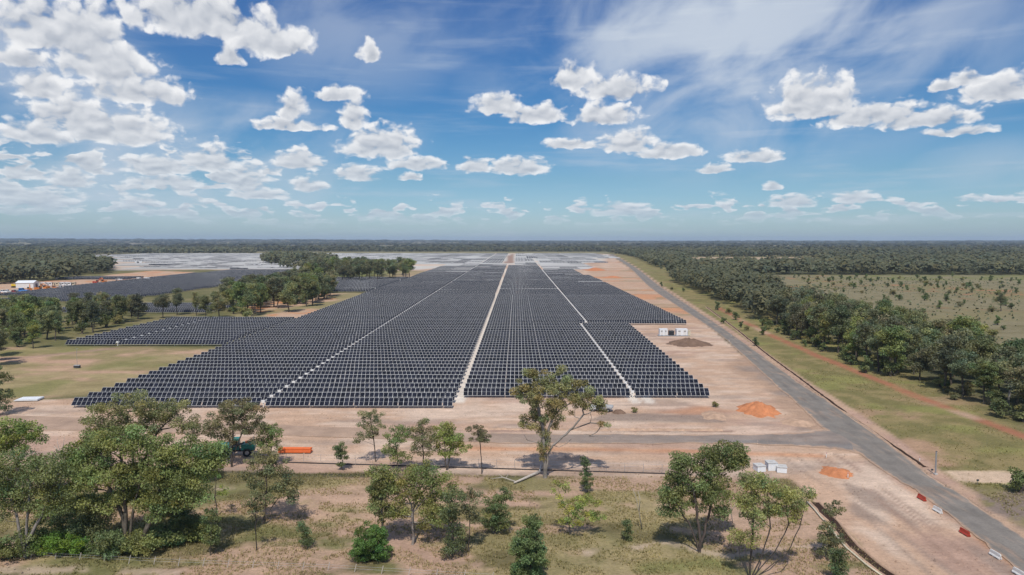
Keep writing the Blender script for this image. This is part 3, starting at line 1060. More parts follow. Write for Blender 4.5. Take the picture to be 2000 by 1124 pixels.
for k in range(LAST_SOLO + 1):
    Y = ROW_Y(k)
    s = k < SOLO_ROWS
    add_row('A', left_edge(Y), -61.5, Y, s)
    add_row('B', -60.2, -15.4, Y, s)
    if k >= 2:
        xr = 28.8 if Y < 318 else 32.2
        add_row('C', -13.7, xr, Y, s)
        if Y < 317:
            add_row('D', 30.1, 49.0 + (Y - 173) * 0.018, Y, s)
        elif Y > 320 and Y < 470:
            add_row('H', 33.5, 80.5, Y, False)
    if 255 < Y < 337:
        add_row('E', -151.2, -110.2, Y, False)
        add_row('J', -171.5, -152.4, Y, False)
for k in range(8):
    add_row('F', -262.0 + 2.0 * k, -168.0, 372.0 + ROW_GAP * k, False)


# rows too far off to pick apart; some miss modules; further off, pale rails imitate glare off the panels
def far_rows(name, rects, bare=None, gap=ROW_GAP, seed=5):
    """rects: x0, x1, y0, y1; bare(Y) = share of tables drawn as pale rails, distant glare in their tone"""
    V, F, Mi = [], [], []
    h = ML / 2
    rg = np.random.default_rng(seed)
    nv = 0

    def quads(q, mi):
        nonlocal nv
        n = len(q)
        V.append(q.reshape(-1, 3)); F.append(nv + np.arange(n * 4).reshape(n, 4)); Mi.append(np.full(n, mi)); nv += n * 4

    def sheet(xa, xb, u0, u1, off, Y, dz, c, s_):
        q = np.zeros((len(xa), 4, 3))
        for j, (xx, u) in enumerate(((xa, u0), (xb, u0), (xb, u1), (xa, u1))):
            q[:, j, 0] = xx
            q[:, j, 1] = Y + u * c - off * s_
            q[:, j, 2] = dz + u * s_ + off * c
        return q
    for (x0, x1, y0, y1) in rects:
        for Y in np.arange(y0, y1, gap):
            tl = TILT + R(rg.normal(0, 0.7))
            c, s_ = math.cos(tl), math.sin(tl)
            dz = AXIS_Z + rg.uniform(-.05, .05)
            seg = np.linspace(x0, x1, max(2, int(round((x1 - x0) / 24)) + 1))
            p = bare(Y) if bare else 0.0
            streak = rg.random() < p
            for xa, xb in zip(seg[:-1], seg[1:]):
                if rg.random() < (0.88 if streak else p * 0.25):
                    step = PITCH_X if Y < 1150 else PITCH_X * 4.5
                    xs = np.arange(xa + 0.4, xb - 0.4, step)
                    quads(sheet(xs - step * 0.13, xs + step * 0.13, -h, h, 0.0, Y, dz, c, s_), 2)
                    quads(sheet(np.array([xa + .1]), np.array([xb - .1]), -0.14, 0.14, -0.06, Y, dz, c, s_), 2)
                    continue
                n = max(1, int((xb - xa - 0.1) / PITCH_X))
                xs = xa + 0.58 + np.arange(n) * (xb - xa - 0.05) / n
                quads(sheet(xs - 0.5625, xs + 0.5625, -h, h, 0.0, Y, dz, c, s_), 0)
                quads(sheet(xs - 0.5265, xs + 0.5265, -h + 0.036, h - 0.05, 0.012, Y, dz, c, s_), 1)
    me = mesh_np(name, np.concatenate(V), np.concatenate(F), [M_ALU, M_PV, M_GLARE_RAIL], np.concatenate(Mi))
    o_ = link(name, me)
    tag(o_, kind='stuff')
    return o_


YB = ROW_Y(LAST_SOLO + 1)
o = far_rows('distant_solar_rows', [
    (-111.5, -61.5, YB, 742), (-113.0, -61.5, 750, 1120), (-60.2, -16.0, YB, 620), (-60.2, -16.2, 628, 880), (-60.2, -16.6, 888, 1110),
    (-13.5, 32.2, YB, 690), (-13.5, 32.2, 697, 900), (-13.4, 32.2, 908, 1080),
    (33.5, 80.5, 470, 690), (33.5, 79.6, 698, 752), (33.5, 74.0, 764, 905),
    (-190, -113.5, 525, 712)], lambda Y: float(np.interp(Y, [520, 640, 800, 1000, 1110], [0.03, 0.10, 0.22, 0.55, 0.85])))
tag(o, 'mass of distant dark solar panel rows running to the pale end of the site', 'solar panels')
o = far_rows('left_field_solar_rows', [(-340, -262, 440, 480), (-372, -258, 485, 560), (-378, -256, 565, 690), (-382, -256, 697, 800), (-375, -258, 806, 890), (-470, -395, 690, 720)])
tag(o, 'dark field of solar panel rows in front of the site compound', 'solar panels')
o = far_rows('pale_glare_rows', [(-545, -270, 935, 1080), (-640, -270, 1090, 1250), (-760, -290, 1260, 1420), (-880, -64, 1430, 1600), (-1080, -64, 1610, 2030), (-250, -64, 1130, 1420),
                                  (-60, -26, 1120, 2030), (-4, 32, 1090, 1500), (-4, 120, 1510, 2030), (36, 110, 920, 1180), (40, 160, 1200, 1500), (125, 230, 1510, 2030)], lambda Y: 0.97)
tag(o, 'pale rows near the horizon, light rails in place of panel glare', 'pale rows')


# drive line in each narrow gap: one shaft that turns all the rows, a white gearbox at every row
def drive_line(label, x, y0, y1, near):
    root = empty('drive_line', (x, y0, 0))
    tag(root, label, 'drive line')
    mb = MB().tube([(0, 0, 1.42), (0, y1 - y0, 1.42)], 0.11, 6)
    mb.build('shaft', M_WPLAST, root)
    gm = MB().box((0, 0, 1.45), (0.85, 0.5, 0.6)).box((0, 0, 0.7), (0.22, 0.22, 1.3)).mesh('gearbox', [M_WPLAST])
    n = int((y1 - y0) / ROW_GAP + 0.5)
    far_ = MB()
    for k in range(n + 1):
        if k < near:
            link('gearbox', gm, root, (0, k * ROW_GAP, 0))
        else:
            far_.box((0, k * ROW_GAP, 1.45), (0.85, 0.5, 0.6)).box((0, k * ROW_GAP, 0.7), (0.22, 0.22, 1.3))
    f_ = far_.build('far_gearboxes', M_WPLAST, root)
    f_['kind'] = 'stuff'


drive_line('white drive shaft in the long diagonal gap of the left rows', -60.85, ROW_Y(0), 1110, 60)
drive_line('white drive shaft in the front gap of the right rows', 29.45, ROW_Y(2), ROW_Y(27), 60)
drive_line('white drive shaft in the rear gap behind the right front rows', 32.85, ROW_Y(29), 900, 40)
drive_line('white drive shaft across the jutting block above the field', -151.8, ROW_Y(17), ROW_Y(31), 40)

# ------------------------------------------------------------------ trees
def leaf_cloud(centers, radii, per, size, rg, squash=0.75, droop=0.35):
    """leaf sprays through the volume of each clump -> quads and their tints"""
    n = len(centers)
    cnt_ = np.maximum(6, (per * (radii / radii.mean()) ** 2).astype(int))
    idx = np.repeat(np.arange(n), cnt_)
    m = len(idx)
    d = rg.normal(size=(m, 3))
    d /= np.linalg.norm(d, axis=1)[:, None]
    r = rg.random(m) ** 0.42
    pos = centers[idx] + d * (r * radii[idx])[:, None] * np.array((1, 1, squash))
    # hanging sprays: long axis leans down and outwards
    ax = d * 0.6 + rg.normal(size=(m, 3)) * 0.8 + np.array((0, 0, -droop))
    ax /= np.linalg.norm(ax, axis=1)[:, None]
    up = rg.normal(size=(m, 3)) + np.array((0, -0.15, 0.75))
    side = np.cross(ax, up)
    side /= np.linalg.norm(side, axis=1)[:, None] + 1e-9
    L = size * rg.uniform(0.6, 1.35, m)
    Wd = L * rg.uniform(0.34, 0.60, m)
    a = ax * L[:, None] / 2
    b = side * Wd[:, None] / 2
    q = np.stack([pos - a, pos + b - a * 0.1, pos + a, pos - b - a * 0.1], 1)
    tone_c = rg.uniform(0.72, 1.28, n)[idx]
    warm = rg.normal(0, 0.10, n)[idx]
    k = tone_c * rg.uniform(0.75, 1.25, m)
    tint = np.stack([k * (1 + warm), k, k * (1 - warm * 0.6)], 1)
    return q, tint


class Skeleton:
    """trunk and limbs grown towards the leaf clumps"""
    def __init__(self, base, stems, rg):
        self.p, self.par, self.tips = [], [], []
        self.rg = rg
        for st in stems:
            prev = -1
            for q in st:
                self.p.append(np.array(q, float)); self.par.append(prev)
                prev = len(self.p) - 1

    def reach(self, t, low):
        P = np.array(self.p)
        d = np.linalg.norm(P - t, axis=1)
        dz = P[:, 2] - t[2]
        cost = d + np.where(dz > -0.15 * d, (dz + 0.15 * d) * 2.2 + 0.6, 0) + np.where(P[:, 2] < low, (low - P[:, 2]) * 2.5, 0)
        i = int(np.argmin(cost))
        a = P[i]
        L = np.linalg.norm(t - a)
        n = int(np.clip(L / 0.9, 2, 6))
        prev = i
        bow = self.rg.normal(0, 0.10, 3) * L
        bow[2] = -abs(bow[2]) * 0.5
        for k in range(1, n + 1):
            u = k / n
            q = a + (t - a) * u + bow * math.sin(math.pi * u) + (self.rg.normal(0, 0.05, 3) * L if k < n else 0)
            self.p.append(q); self.par.append(prev)
            prev = len(self.p) - 1
        self.tips.append(prev)

    def mesh(self, name, mats, r_tip=0.02, r_base=0.3, sides=5, fork=0.5):
        n = len(self.p)
        load = np.zeros(n)
        for t in self.tips:
            load[t] += 1
        for i in range(n - 1, -1, -1):
            load[i] = max(load[i], 0.6)
            if self.par[i] >= 0:
                load[self.par[i]] += load[i]
        rad = r_tip * load ** 0.5
        roots = [i for i in range(n) if self.par[i] < 0]
        k = r_base / max(rad[r] for r in roots)
        rad = np.maximum(rad * k, r_tip * 0.8)
        V, F = [], []
        ang = np.arange(sides) * 2 * np.pi / sides
        for i in range(n):
            j = self.par[i]
            if j < 0:
                continue
            a, b = self.p[j], self.p[i]
            d = b - a
            L = np.linalg.norm(d)
            if L < 1e-4:
                continue
            d /= L
            u = np.cross(d, (0.31, 0.87, 0.39)); u /= np.linalg.norm(u)
            w = np.cross(d, u)
            ra = min(rad[j], rad[i] * 1.5)
            if self.par[j] < 0:
                ra = rad[j] * 1.25
            ring = np.cos(ang)[:, None] * u + np.sin(ang)[:, None] * w
            o_ = len(V) * 1
            s0 = sum(len(x) for x in V) if False else self._n
            V.append(a - d * ra * 0.3 + ring * ra); V.append(b + ring * rad[i])
            for q in range(sides):
                q2 = (q + 1) % sides
                F.append((s0 + q, s0 + q2, s0 + sides + q2, s0 + sides + q))
            self._n += 2 * sides
        return mesh_np(name, np.concatenate(V), np.array(F), mats, smooth=True)
    _n = 0


def lobes_to_clumps(lobes, rg, rmin):
    """each lobe: centre (3), radii (3), number of clumps"""
    C, Rd = [], []
    for (c, r, n) in lobes:
        pts = []
        tries = 0
        sep = 0.95 * (4.19 * r[0] * r[1] * r[2] / max(n, 1)) ** (1 / 3)
        while len(pts) < n and tries < n * 30:
            tries += 1
            d = rg.normal(size=3); d /= np.linalg.norm(d)
            q = np.array(c) + d * (rg.random() ** 0.45) * np.array(r)
            if all(np.linalg.norm(q - o_) > sep * (1 - tries / (n * 40)) for o_ in pts):
                pts.append(q)
        for q in pts:
            C.append(q); Rd.append(rmin * rg.uniform(0.7, 1.3))
    return np.array(C), np.array(Rd)


def grow(seed, stems, lobes, clump_r, per, leaf, leaf_mat, bark=None, r_base=0.25, low=2.0, bare=(), squash=0.7):
    """-> trunk mesh, crown mesh in the tree's own metres"""
    rg = np.random.default_rng(seed)
    sk = Skeleton(None, stems, rg)
    C, Rd = lobes_to_clumps(lobes, rg, clump_r)
    order = np.argsort(np.linalg.norm(C - np.array(stems[0][-1]), axis=1))
    for i in order:
        sk.reach(C[i], low)
    for b in bare:                                   # limbs without leaves
        sk.reach(np.array(b, float), low)
    trunk = sk.mesh('trunk', [bark or M_BARK], 0.022, r_base)
    q, tint = leaf_cloud(C, Rd, per, leaf, rg, squash)
    n = len(q)
    crown = mesh_np('crown', q.reshape(-1, 3), np.arange(n * 4).reshape(n, 4), [leaf_mat])
    face_color(crown, tint)
    return trunk, crown


def plant(name, meshes, loc, rz, sc_, label, cat='tree', group=None, parts=('trunk', 'crown')):
    root = empty(name, loc, rz)
    root.scale = (sc_, sc_, sc_) if not isinstance(sc_, tuple) else sc_
    tag(root, label, cat, group)
    for pn, me in zip(parts, meshes):
        link(pn, me, root)
    return root


def photo_tree(name, label, base, lobes, seed, leaf_mat=None, clump=0.8, per=70, leaf=0.42, r_base=0.16, stems=None, bark=None, low=None, depth=0.75,
               cat='tree', group=None, bare=(), parts=('trunk', 'crown'), squash=0.7, deep=0.0):
    """a tree measured in the photograph: base point, crown lobes (x, y, half width, half height, clumps)"""
    B = at(*base)
    B.z = -0.15
    Y = B.y
    mpp = (ray(base[0], base[1]).length and Y / ray(base[0], base[1]).y)      # metres per photo pixel at that distance

    def rel(px, py, dy=0.0):
        r = ray(px, py)
        t = (Y + dy) / r.y
        return np.array((r.x * t - B.x, dy, CAM_H + r.z * t - B.z))
    rg = np.random.default_rng(seed + 100)
    L3 = []
    for lb in lobes:
        x, y, rx, ry, n = lb[:5]
        dy = lb[5] if len(lb) > 5 else rg.uniform(-0.3, 0.3) * rx * mpp + deep
        L3.append((rel(x, y, dy), (rx * mpp, rx * mpp * depth, ry * mpp), int(math.ceil(n * 1.35))))
    if stems is None:
        c = L3[0][0]
        stems = [[(base[0], base[1]), (base[0] + 1, base[1] - 0.35 * (base[1] - lobes[0][1])), (lobes[0][0], lobes[0][1] + lobes[0][3] * 0.4)]]
    S3 = []
    for st in stems:
        dys = np.linspace(0, rg.uniform(-0.8, 0.8), len(st))
        pts = [rel(p[0], p[1], d) for p, d in zip(st, dys)]
        if abs(st[0][1] - base[1]) < 22:
            pts[0] = np.array((pts[0][0] * 0.4, 0.0, 0.0))
        dense = []
        for a, b in zip(pts[:-1], pts[1:]):
            for k in range(3):
                dense.append(a + (b - a) * k / 3 + (rg.normal(0, 0.06, 3) if k else 0))
        dense.append(pts[-1])
        S3.append(dense)
    H = max(l[0][2] for l in L3)
    ms = grow(seed, S3, L3, clump * 0.98, int(per * 2.1), leaf * 0.70, leaf_mat or M_LEAF, bark, r_base * 0.72, H * 0.28 if low is None else low, [rel(*b) for b in bare], squash)
    return plant(name, ms, B, 0, 1.0, label, cat, group, parts)

# ------------------------------------------------------------------ foreground trees, one by one
# the great gum in the middle
photo_tree('gum_tree', 'tall spreading gum tree with pale forked trunk in front of the panels', (1065, 933),
           [(1045, 745, 34, 24, 9), (1095, 742, 34, 22, 9), (1030, 772, 28, 18, 6), (1075, 775, 45, 24, 12), (1130, 765, 24, 22, 6), (1150, 782, 26, 14, 5), (1172, 788, 12, 16, 4),
            (1040, 728, 12, 12, 3), (1018, 762, 14, 10, 3), (1115, 790, 34, 18, 6), (1058, 808, 26, 20, 6), (1022, 822, 12, 7, 2), (1085, 815, 20, 22, 5), (1045, 828, 22, 14, 4), (1180, 830, 8, 6, 1),
            (1062, 858, 9, 22, 4, 0.0), (1058, 885, 6, 14, 2, 0.0)],
           41, M_LEAF_OLIVE, 0.92, 105, 0.40, 0.46,
           stems=[[(1065, 933), (1064, 900), (1063, 868), (1060, 835), (1052, 800), (1045, 765)], [(1066, 925), (1070, 890), (1080, 870), (1100, 852), (1120, 835), (1140, 810)],
                  [(1064, 870), (1072, 838), (1085, 805), (1092, 770)]],
           bark=M_BARKW, low=4.5, bare=[(1165, 845, 0.5), (1178, 838, -0.5), (1150, 852, 1.0), (1140, 848, -1.0), (1152, 806, 0.5), (1030, 860, 0.2), (1024, 850, -0.4), (1116, 858, 1.2), (1168, 852, 0.4)], depth=0.8)
photo_tree('slim_tree', 'slim young gum standing on bare earth left of the great gum', (941, 926),
           [(928, 838, 16, 12, 5), (946, 850, 14, 12, 5), (935, 858, 20, 8, 4)], 42, M_LEAF_OLIVE, 0.6, 60, 0.34, 0.11,
           stems=[[(941, 926), (940, 895), (937, 862), (932, 842)]], low=2.0)
photo_tree('small_tree', 'small dark tree alone beside the orange conduit pipes', (668, 918),
           [(662, 876, 14, 12, 6), (670, 890, 15, 10, 5), (664, 908, 9, 7, 2)], 43, M_LEAF_DARK, 0.55, 75, 0.32, 0.10, low=1.0,
           stems=[[(668, 918), (669, 900), (664, 880)]])
photo_tree('slim_tree', 'tall thin gum with bare dark trunk in front of left solar rows', (734, 902),
           [(724, 812, 24, 13, 8), (734, 835, 19, 10, 5), (708, 830, 12, 10, 3), (720, 852, 22, 9, 4), (698, 862, 5, 4, 1)], 44, M_LEAF_OLIVE, 0.75, 62, 0.36, 0.14,
           stems=[[(734, 902), (731, 870), (727, 840), (724, 815)]], low=3.5)
photo_tree('leafy_tree', 'bushy gum left of two taller ones beside the site fence', (776, 922),
           [(772, 852, 22, 18, 8), (790, 848, 14, 16, 5), (762, 878, 18, 14, 5), (782, 890, 18, 12, 4)], 45, M_LEAF, 0.8, 70, 0.38, 0.14, low=2.0)
photo_tree('leafy_tree', 'gum with rounded olive crown in the middle of the fence trees', (828, 925),
           [(824, 835, 24, 16, 8), (832, 858, 26, 14, 8), (820, 880, 24, 10, 5)], 46, M_LEAF_OLIVE, 0.8, 66, 0.38, 0.16, low=3.0,
           stems=[[(828, 925), (827, 890), (825, 845)]])
photo_tree('leafy_tree', 'dense green gum at the right end of the fence trees', (872, 918),
           [(866, 842, 24, 16, 9), (882, 858, 22, 14, 7), (862, 870, 26, 16, 8), (885, 885, 14, 10, 3), (910, 872, 12, 6, 2)], 47, M_LEAF, 0.85, 85, 0.38, 0.17, low=2.5,
           stems=[[(872, 918), (870, 895), (868, 850)], [(873, 918), (878, 890), (884, 862)]])
photo_tree('forked_gum', 'broad gum with white forked trunk between bright bush and conifer', (806, 1062),
           [(760, 938, 34, 22, 10), (822, 925, 30, 22, 10), (862, 950, 30, 26, 10), (795, 955, 34, 20, 9), (745, 965, 24, 20, 6), (850, 985, 24, 18, 6), (770, 1000, 28, 16, 5), (835, 1020, 20, 12, 3), (800, 990, 40, 18, 6), (862, 1005, 28, 18, 6)],
           48, M_LEAF, 0.9, 95, 0.36, 0.24, bark=M_BARKW, low=3.0,
           stems=[[(806, 1062), (806, 1020), (803, 985), (785, 950)], [(806, 1062), (807, 1018), (808, 980), (826, 945)], [(808, 1000), (830, 975), (852, 955)]])
photo_tree('slim_tree', 'dark trunked tree standing behind the bright green bush', (746, 1068),
           [(738, 925, 20, 16, 6), (742, 955, 18, 16, 6), (735, 985, 16, 14, 4), (748, 1010, 14, 10, 3)], 49, M_LEAF, 0.75, 75, 0.36, 0.24, low=2.5, stems=[[(746, 1068), (746, 1010), (742, 960), (740, 930)]])
photo_tree('slim_tree', 'narrow grey-green tree right of the broad forked gum', (884, 1088),
           [(884, 975, 20, 20, 7), (878, 1010, 18, 16, 6), (888, 1040, 20, 14, 5), (880, 1065, 24, 14, 5)], 50, M_LEAF_DARK, 0.75, 70, 0.36, 0.15, low=1.0)
photo_tree('slim_tree', 'thin sapling with light foliage left of the dark round shrub', (916, 1078),
           [(918, 968, 22, 14, 7), (912, 992, 16, 12, 4), (925, 1012, 12, 10, 3)], 51, M_LEAF_OLIVE, 0.6, 60, 0.32, 0.09, low=3.0)
photo_tree('round_shrub', 'dark upright shrub behind the pointed dark tree', (966, 1042),
           [(968, 985, 20, 22, 8), (958, 1010, 22, 18, 7), (978, 1018, 18, 14, 5), (990, 965, 10, 14, 3)], 52, M_LEAF_DARK, 0.7, 75, 0.36, 0.12, low=0.4)
photo_tree('pointed_tree', 'dense dark pointed tree at the middle of the bottom edge', (1036, 1130),
           [(1038, 1028, 16, 18, 8), (1030, 1055, 26, 18, 12), (1042, 1085, 30, 18, 14), (1030, 1112, 34, 18, 14), (1020, 1075, 20, 20, 8)], 53, M_LEAF_DARK, 0.72, 115, 0.33, 0.18, low=0.2, depth=0.9,
           stems=[[(1036, 1130), (1036, 1080), (1037, 1025)]])
photo_tree('bright_bush', 'bright green rounded bush at the foot of the dark trunk', (724, 1092),
           [(720, 1050, 32, 26, 22), (710, 1075, 24, 18, 12), (742, 1072, 22, 20, 10)], 54, M_LEAF_BRIGHT, 0.62, 110, 0.30, 0.12, low=0.0, depth=0.95, cat='bush', parts=('stem', 'foliage'),
           stems=[[(724, 1092), (724, 1075), (722, 1060)]])
photo_tree('narrow_shrub', 'narrow grey shrub right of the great gum on the fence line', (1146, 962),
           [(1146, 905, 10, 12, 5), (1146, 928, 13, 14, 6), (1147, 946, 11, 10, 4)], 55, M_LEAF_DARK, 0.55, 70, 0.30, 0.08, low=0.2, cat='shrub', parts=('stem', 'foliage'))
photo_tree('sapling', 'spindly sapling with pale green leaves below the narrow shrub', (1112, 1046),
           [(1092, 955, 16, 16, 4), (1112, 985, 26, 14, 6), (1150, 978, 24, 8, 5), (1165, 1008, 16, 10, 4), (1115, 1015, 24, 12, 5), (1135, 1000, 18, 12, 4)], 56, M_LEAF, 0.6, 46, 0.34, 0.09, low=1.2)
photo_tree('narrow_shrub', 'small dark cypress-like shrub beside the bare leaning sapling', (1227, 1056),
           [(1226, 1025, 7, 10, 4), (1227, 1042, 9, 10, 4)], 57, M_LEAF_DARK, 0.42, 70, 0.26, 0.06, low=0.1, cat='shrub', parts=('stem', 'foliage'))
photo_tree('broad_gum', 'broad gum on the right whose crown overlaps the grey road', (1366, 1078),
           [(1415, 885, 42, 20, 14), (1375, 900, 34, 22, 11), (1330, 905, 20, 16, 6), (1440, 905, 20, 18, 6), (1380, 935, 44, 26, 14), (1320, 940, 22, 18, 5), (1305, 970, 22, 14, 6), (1350, 975, 40, 22, 12), (1400, 965, 30, 20, 8), (1310, 998, 18, 10, 3), (1415, 1000, 18, 10, 3)],
           58, M_LEAF, 0.95, 105, 0.38, 0.26, low=3.2,
           stems=[[(1366, 1078), (1366, 1040), (1362, 1000), (1355, 950)], [(1367, 1070), (1378, 1025), (1392, 975), (1405, 920)], [(1366, 1060), (1345, 1020), (1322, 985)]])
photo_tree('many_stemmed_gum', 'gum of many slender leaning stems in front of the white boxes', (1462, 1128),
           [(1468, 940, 30, 18, 10), (1495, 955, 30, 20, 8), (1530, 965, 22, 18, 7), (1460, 980, 26, 20, 8), (1505, 990, 26, 16, 6), (1555, 985, 18, 14, 4), (1580, 965, 10, 10, 2), (1475, 1010, 30, 14, 6), (1540, 1005, 20, 12, 4), (1450, 1050, 24, 16, 4)],
           59, M_LEAF_OLIVE, 0.85, 80, 0.34, 0.17, low=5.0,
           stems=[[(1470, 1128), (1468, 1070), (1472, 1010), (1468, 955)], [(1474, 1128), (1490, 1080), (1505, 1030), (1500, 975)], [(1480, 1130), (1515, 1075), (1540, 1025), (1535, 975)], [(1488, 1130), (1535, 1085), (1562, 1030), (1575, 985)],
                  [(1462, 1128), (1446, 1090), (1440, 1050)]])
photo_tree('scraggy_bush', 'scraggy bush leaning over the bottom right trench', (1622, 1092),
           [(1630, 995, 20, 16, 6), (1618, 1025, 16, 14, 4), (1625, 1055, 24, 16, 7), (1612, 1075, 16, 12, 4)], 60, M_LEAF_OLIVE, 0.6, 62, 0.32, 0.09, low=0.6, cat='bush', parts=('stem', 'foliage'))
photo_tree('scraggy_bush', 'upright dull shrub beside the trench at the bottom edge', (1640, 1138),
           [(1640, 1085, 12, 14, 5), (1638, 1108, 16, 14, 6), (1642, 1128, 16, 10, 4)], 61, M_LEAF_DARK, 0.6, 72, 0.32, 0.09, low=0.2, cat='bush', parts=('stem', 'foliage'))
# the thicket on the left
photo_tree('broad_gum', 'big dark gum topping the left thicket in front of the solar rows', (262, 958),
           [(250, 790, 50, 22, 12), (205, 815, 40, 24, 10), (300, 815, 34, 24, 9), (255, 835, 60, 26, 14), (190, 850, 30, 20, 6), (345, 800, 28, 20, 7), (370, 835, 28, 24, 7)],
           62, M_LEAF_OLIVE, 1.1, 105, 0.42, 0.30, low=4.0, stems=[[(262, 958), (260, 900), (252, 850), (250, 805)], [(264, 950), (285, 890), (310, 840), (345, 810)]])
photo_tree('spreading_gum', 'huge spreading gum with fan of brown limbs in the left thicket', (248, 1078),
           [(180, 875, 44, 28, 14), (240, 860, 46, 28, 14), (310, 880, 48, 28, 14), (375, 890, 44, 28, 12), (215, 920, 56, 26, 14), (290, 925, 56, 26, 14), (360, 930, 46, 22, 9), (170, 940, 34, 22, 7), (405, 905, 26, 22, 7), (250, 965, 50, 18, 9), (330, 965, 40, 16, 6), (425, 880, 20, 16, 4), (150, 900, 26, 24, 6), (195, 985, 50, 20, 8), (300, 988, 48, 18, 8), (375, 965, 34, 18, 6)],
           63, M_LEAF, 1.15, 125, 0.42, 0.36, low=4.5, depth=0.6,
           stems=[[(248, 1078), (246, 1020), (242, 980), (238, 930), (235, 880)], [(249, 1070), (240, 1010), (220, 965), (190, 915)], [(290, 1062), (292, 1015), (306, 970), (330, 925)], [(291, 1060), (300, 1010), (322, 975), (348, 940)], [(250, 1070), (258, 1010), (270, 960), (280, 910)]])
photo_tree('leafy_tree', 'tall gum beside the teal machine at the right of the thicket', (452, 912),
           [(455, 795, 34, 18, 10), (490, 805, 30, 20, 9), (430, 815, 28, 20, 8), (470, 832, 40, 18, 10), (505, 838, 18, 14, 4), (415, 845, 18, 16, 4), (440, 858, 18, 10, 3), (498, 862, 14, 8, 2)], 64, M_LEAF_OLIVE, 0.95, 92, 0.40, 0.18, low=5.0,
           stems=[[(452, 912), (453, 880), (455, 840), (456, 805)], [(456, 914), (460, 880), (475, 840)]])
photo_tree('leafy_tree', 'small rounded gum over the end of the orange pipes', (528, 912),
           [(530, 845, 22, 16, 8), (526, 868, 24, 14, 7)], 65, M_LEAF, 0.8, 80, 0.38, 0.13, low=2.0)
photo_tree('leafy_tree', 'drooping olive tree with leaning stem below the orange pipes', (514, 1022),
           [(512, 895, 30, 20, 9), (545, 915, 28, 22, 8), (500, 930, 26, 20, 7), (560, 950, 24, 16, 6), (520, 960, 30, 16, 7), (500, 985, 18, 12, 3), (570, 968, 14, 10, 2)], 66, M_LEAF_OLIVE, 0.9, 80, 0.38, 0.17, low=3.0,
           stems=[[(514, 1022), (518, 985), (520, 940), (516, 905)], [(514, 1018), (535, 985), (556, 960)]])
photo_tree('leafy_tree', 'gum at the left edge whose crown hangs over the sandy track', (34, 985),
           [(20, 840, 30, 20, 8), (55, 838, 26, 18, 7), (30, 870, 34, 18, 8), (0, 862, 30, 24, 7), (72, 850, 14, 10, 2)], 67, M_LEAF, 1.0, 90, 0.42, 0.2, low=4.0)
photo_tree('spreading_gum', 'wide pale-limbed gum filling the lower left corner', (50, 1088),
           [(30, 905, 46, 22, 10), (90, 920, 46, 24, 11), (50, 950, 54, 22, 11), (120, 955, 34, 24, 8), (20, 985, 40, 22, 8), (95, 990, 40, 18, 7), (-30, 930, 40, 40, 9)],
           68, M_LEAF, 1.15, 100, 0.40, 0.28, low=4.0, bark=M_BARKW, stems=[[(50, 1088), (52, 1030), (56, 985), (60, 940)], [(50, 1080), (35, 1020), (22, 960)], [(52, 1060), (80, 1010), (100, 960)]])
photo_tree('leafy_tree', 'dark tree cut by the left edge above the white slab', (-8, 812),
           [(-6, 738, 22, 22, 9), (4, 772, 22, 16, 8), (-10, 795, 24, 12, 6)], 69, M_LEAF_DARK, 1.0, 85, 0.45, 0.2, low=2.0)
photo_tree('bright_bush', 'low bright green bush under the lower left gums', (128, 1085),
           [(120, 1060, 34, 16, 14), (155, 1068, 26, 14, 9), (90, 1065, 24, 14, 7)], 70, M_LEAF_BRIGHT, 0.7, 85, 0.32, 0.1, low=0.0, cat='bush', parts=('stem', 'foliage'), stems=[[(128, 1085), (126, 1072), (122, 1060)]])
photo_tree('leafy_tree', 'dull green tree between the two big left gums', (190, 1070),
           [(170, 985, 30, 20, 8), (195, 1010, 30, 18, 8), (160, 1025, 28, 16, 6), (200, 1042, 26, 12, 5)], 71, M_LEAF, 0.95, 90, 0.38, 0.16, low=1.5)
photo_tree('leafy_tree', 'dark undergrowth tree right of the fan of brown limbs', (345, 1055),
           [(330, 1000, 34, 16, 8), (370, 1010, 26, 14, 6), (345, 1030, 40, 12, 7)], 72, M_LEAF_DARK, 0.85, 80, 0.36, 0.12, low=0.6)
photo_tree('slim_tree', 'thin dark pole-like tree right of the left thicket', (425, 1008),
           [(424, 925, 9, 10, 2), (436, 958, 14, 8, 3)], 73, M_LEAF, 0.55, 40, 0.32, 0.12, low=3.0, stems=[[(425, 1008), (421, 980), (420, 955), (422, 925)]])
photo_tree('slim_tree', 'small dark tree with bushy foot beside the thin pole-like tree', (411, 1082),
           [(412, 1012, 16, 16, 5), (408, 1038, 18, 16, 6), (414, 1060, 12, 10, 3)], 74, M_LEAF_DARK, 0.65, 72, 0.34, 0.1, low=0.8)
photo_tree('slim_tree', 'burnt thin stem with few leaves below the drooping olive tree', (501, 1074),
           [(498, 1000, 14, 10, 3), (590, 1025, 1, 1, 0)], 75, M_LEAF_OLIVE, 0.5, 40, 0.3, 0.09, low=3.0, stems=[[(501, 1074), (500, 1045), (499, 1005)]], bark=M_SILT)
photo_tree('narrow_shrub', 'grey-green shrub midway between burnt stem and bright bush', (592, 1068),
           [(590, 1035, 14, 14, 5), (594, 1055, 16, 10, 4)], 76, M_LEAF_DARK, 0.55, 62, 0.3, 0.07, low=0.2, cat='shrub', parts=('stem', 'foliage'))


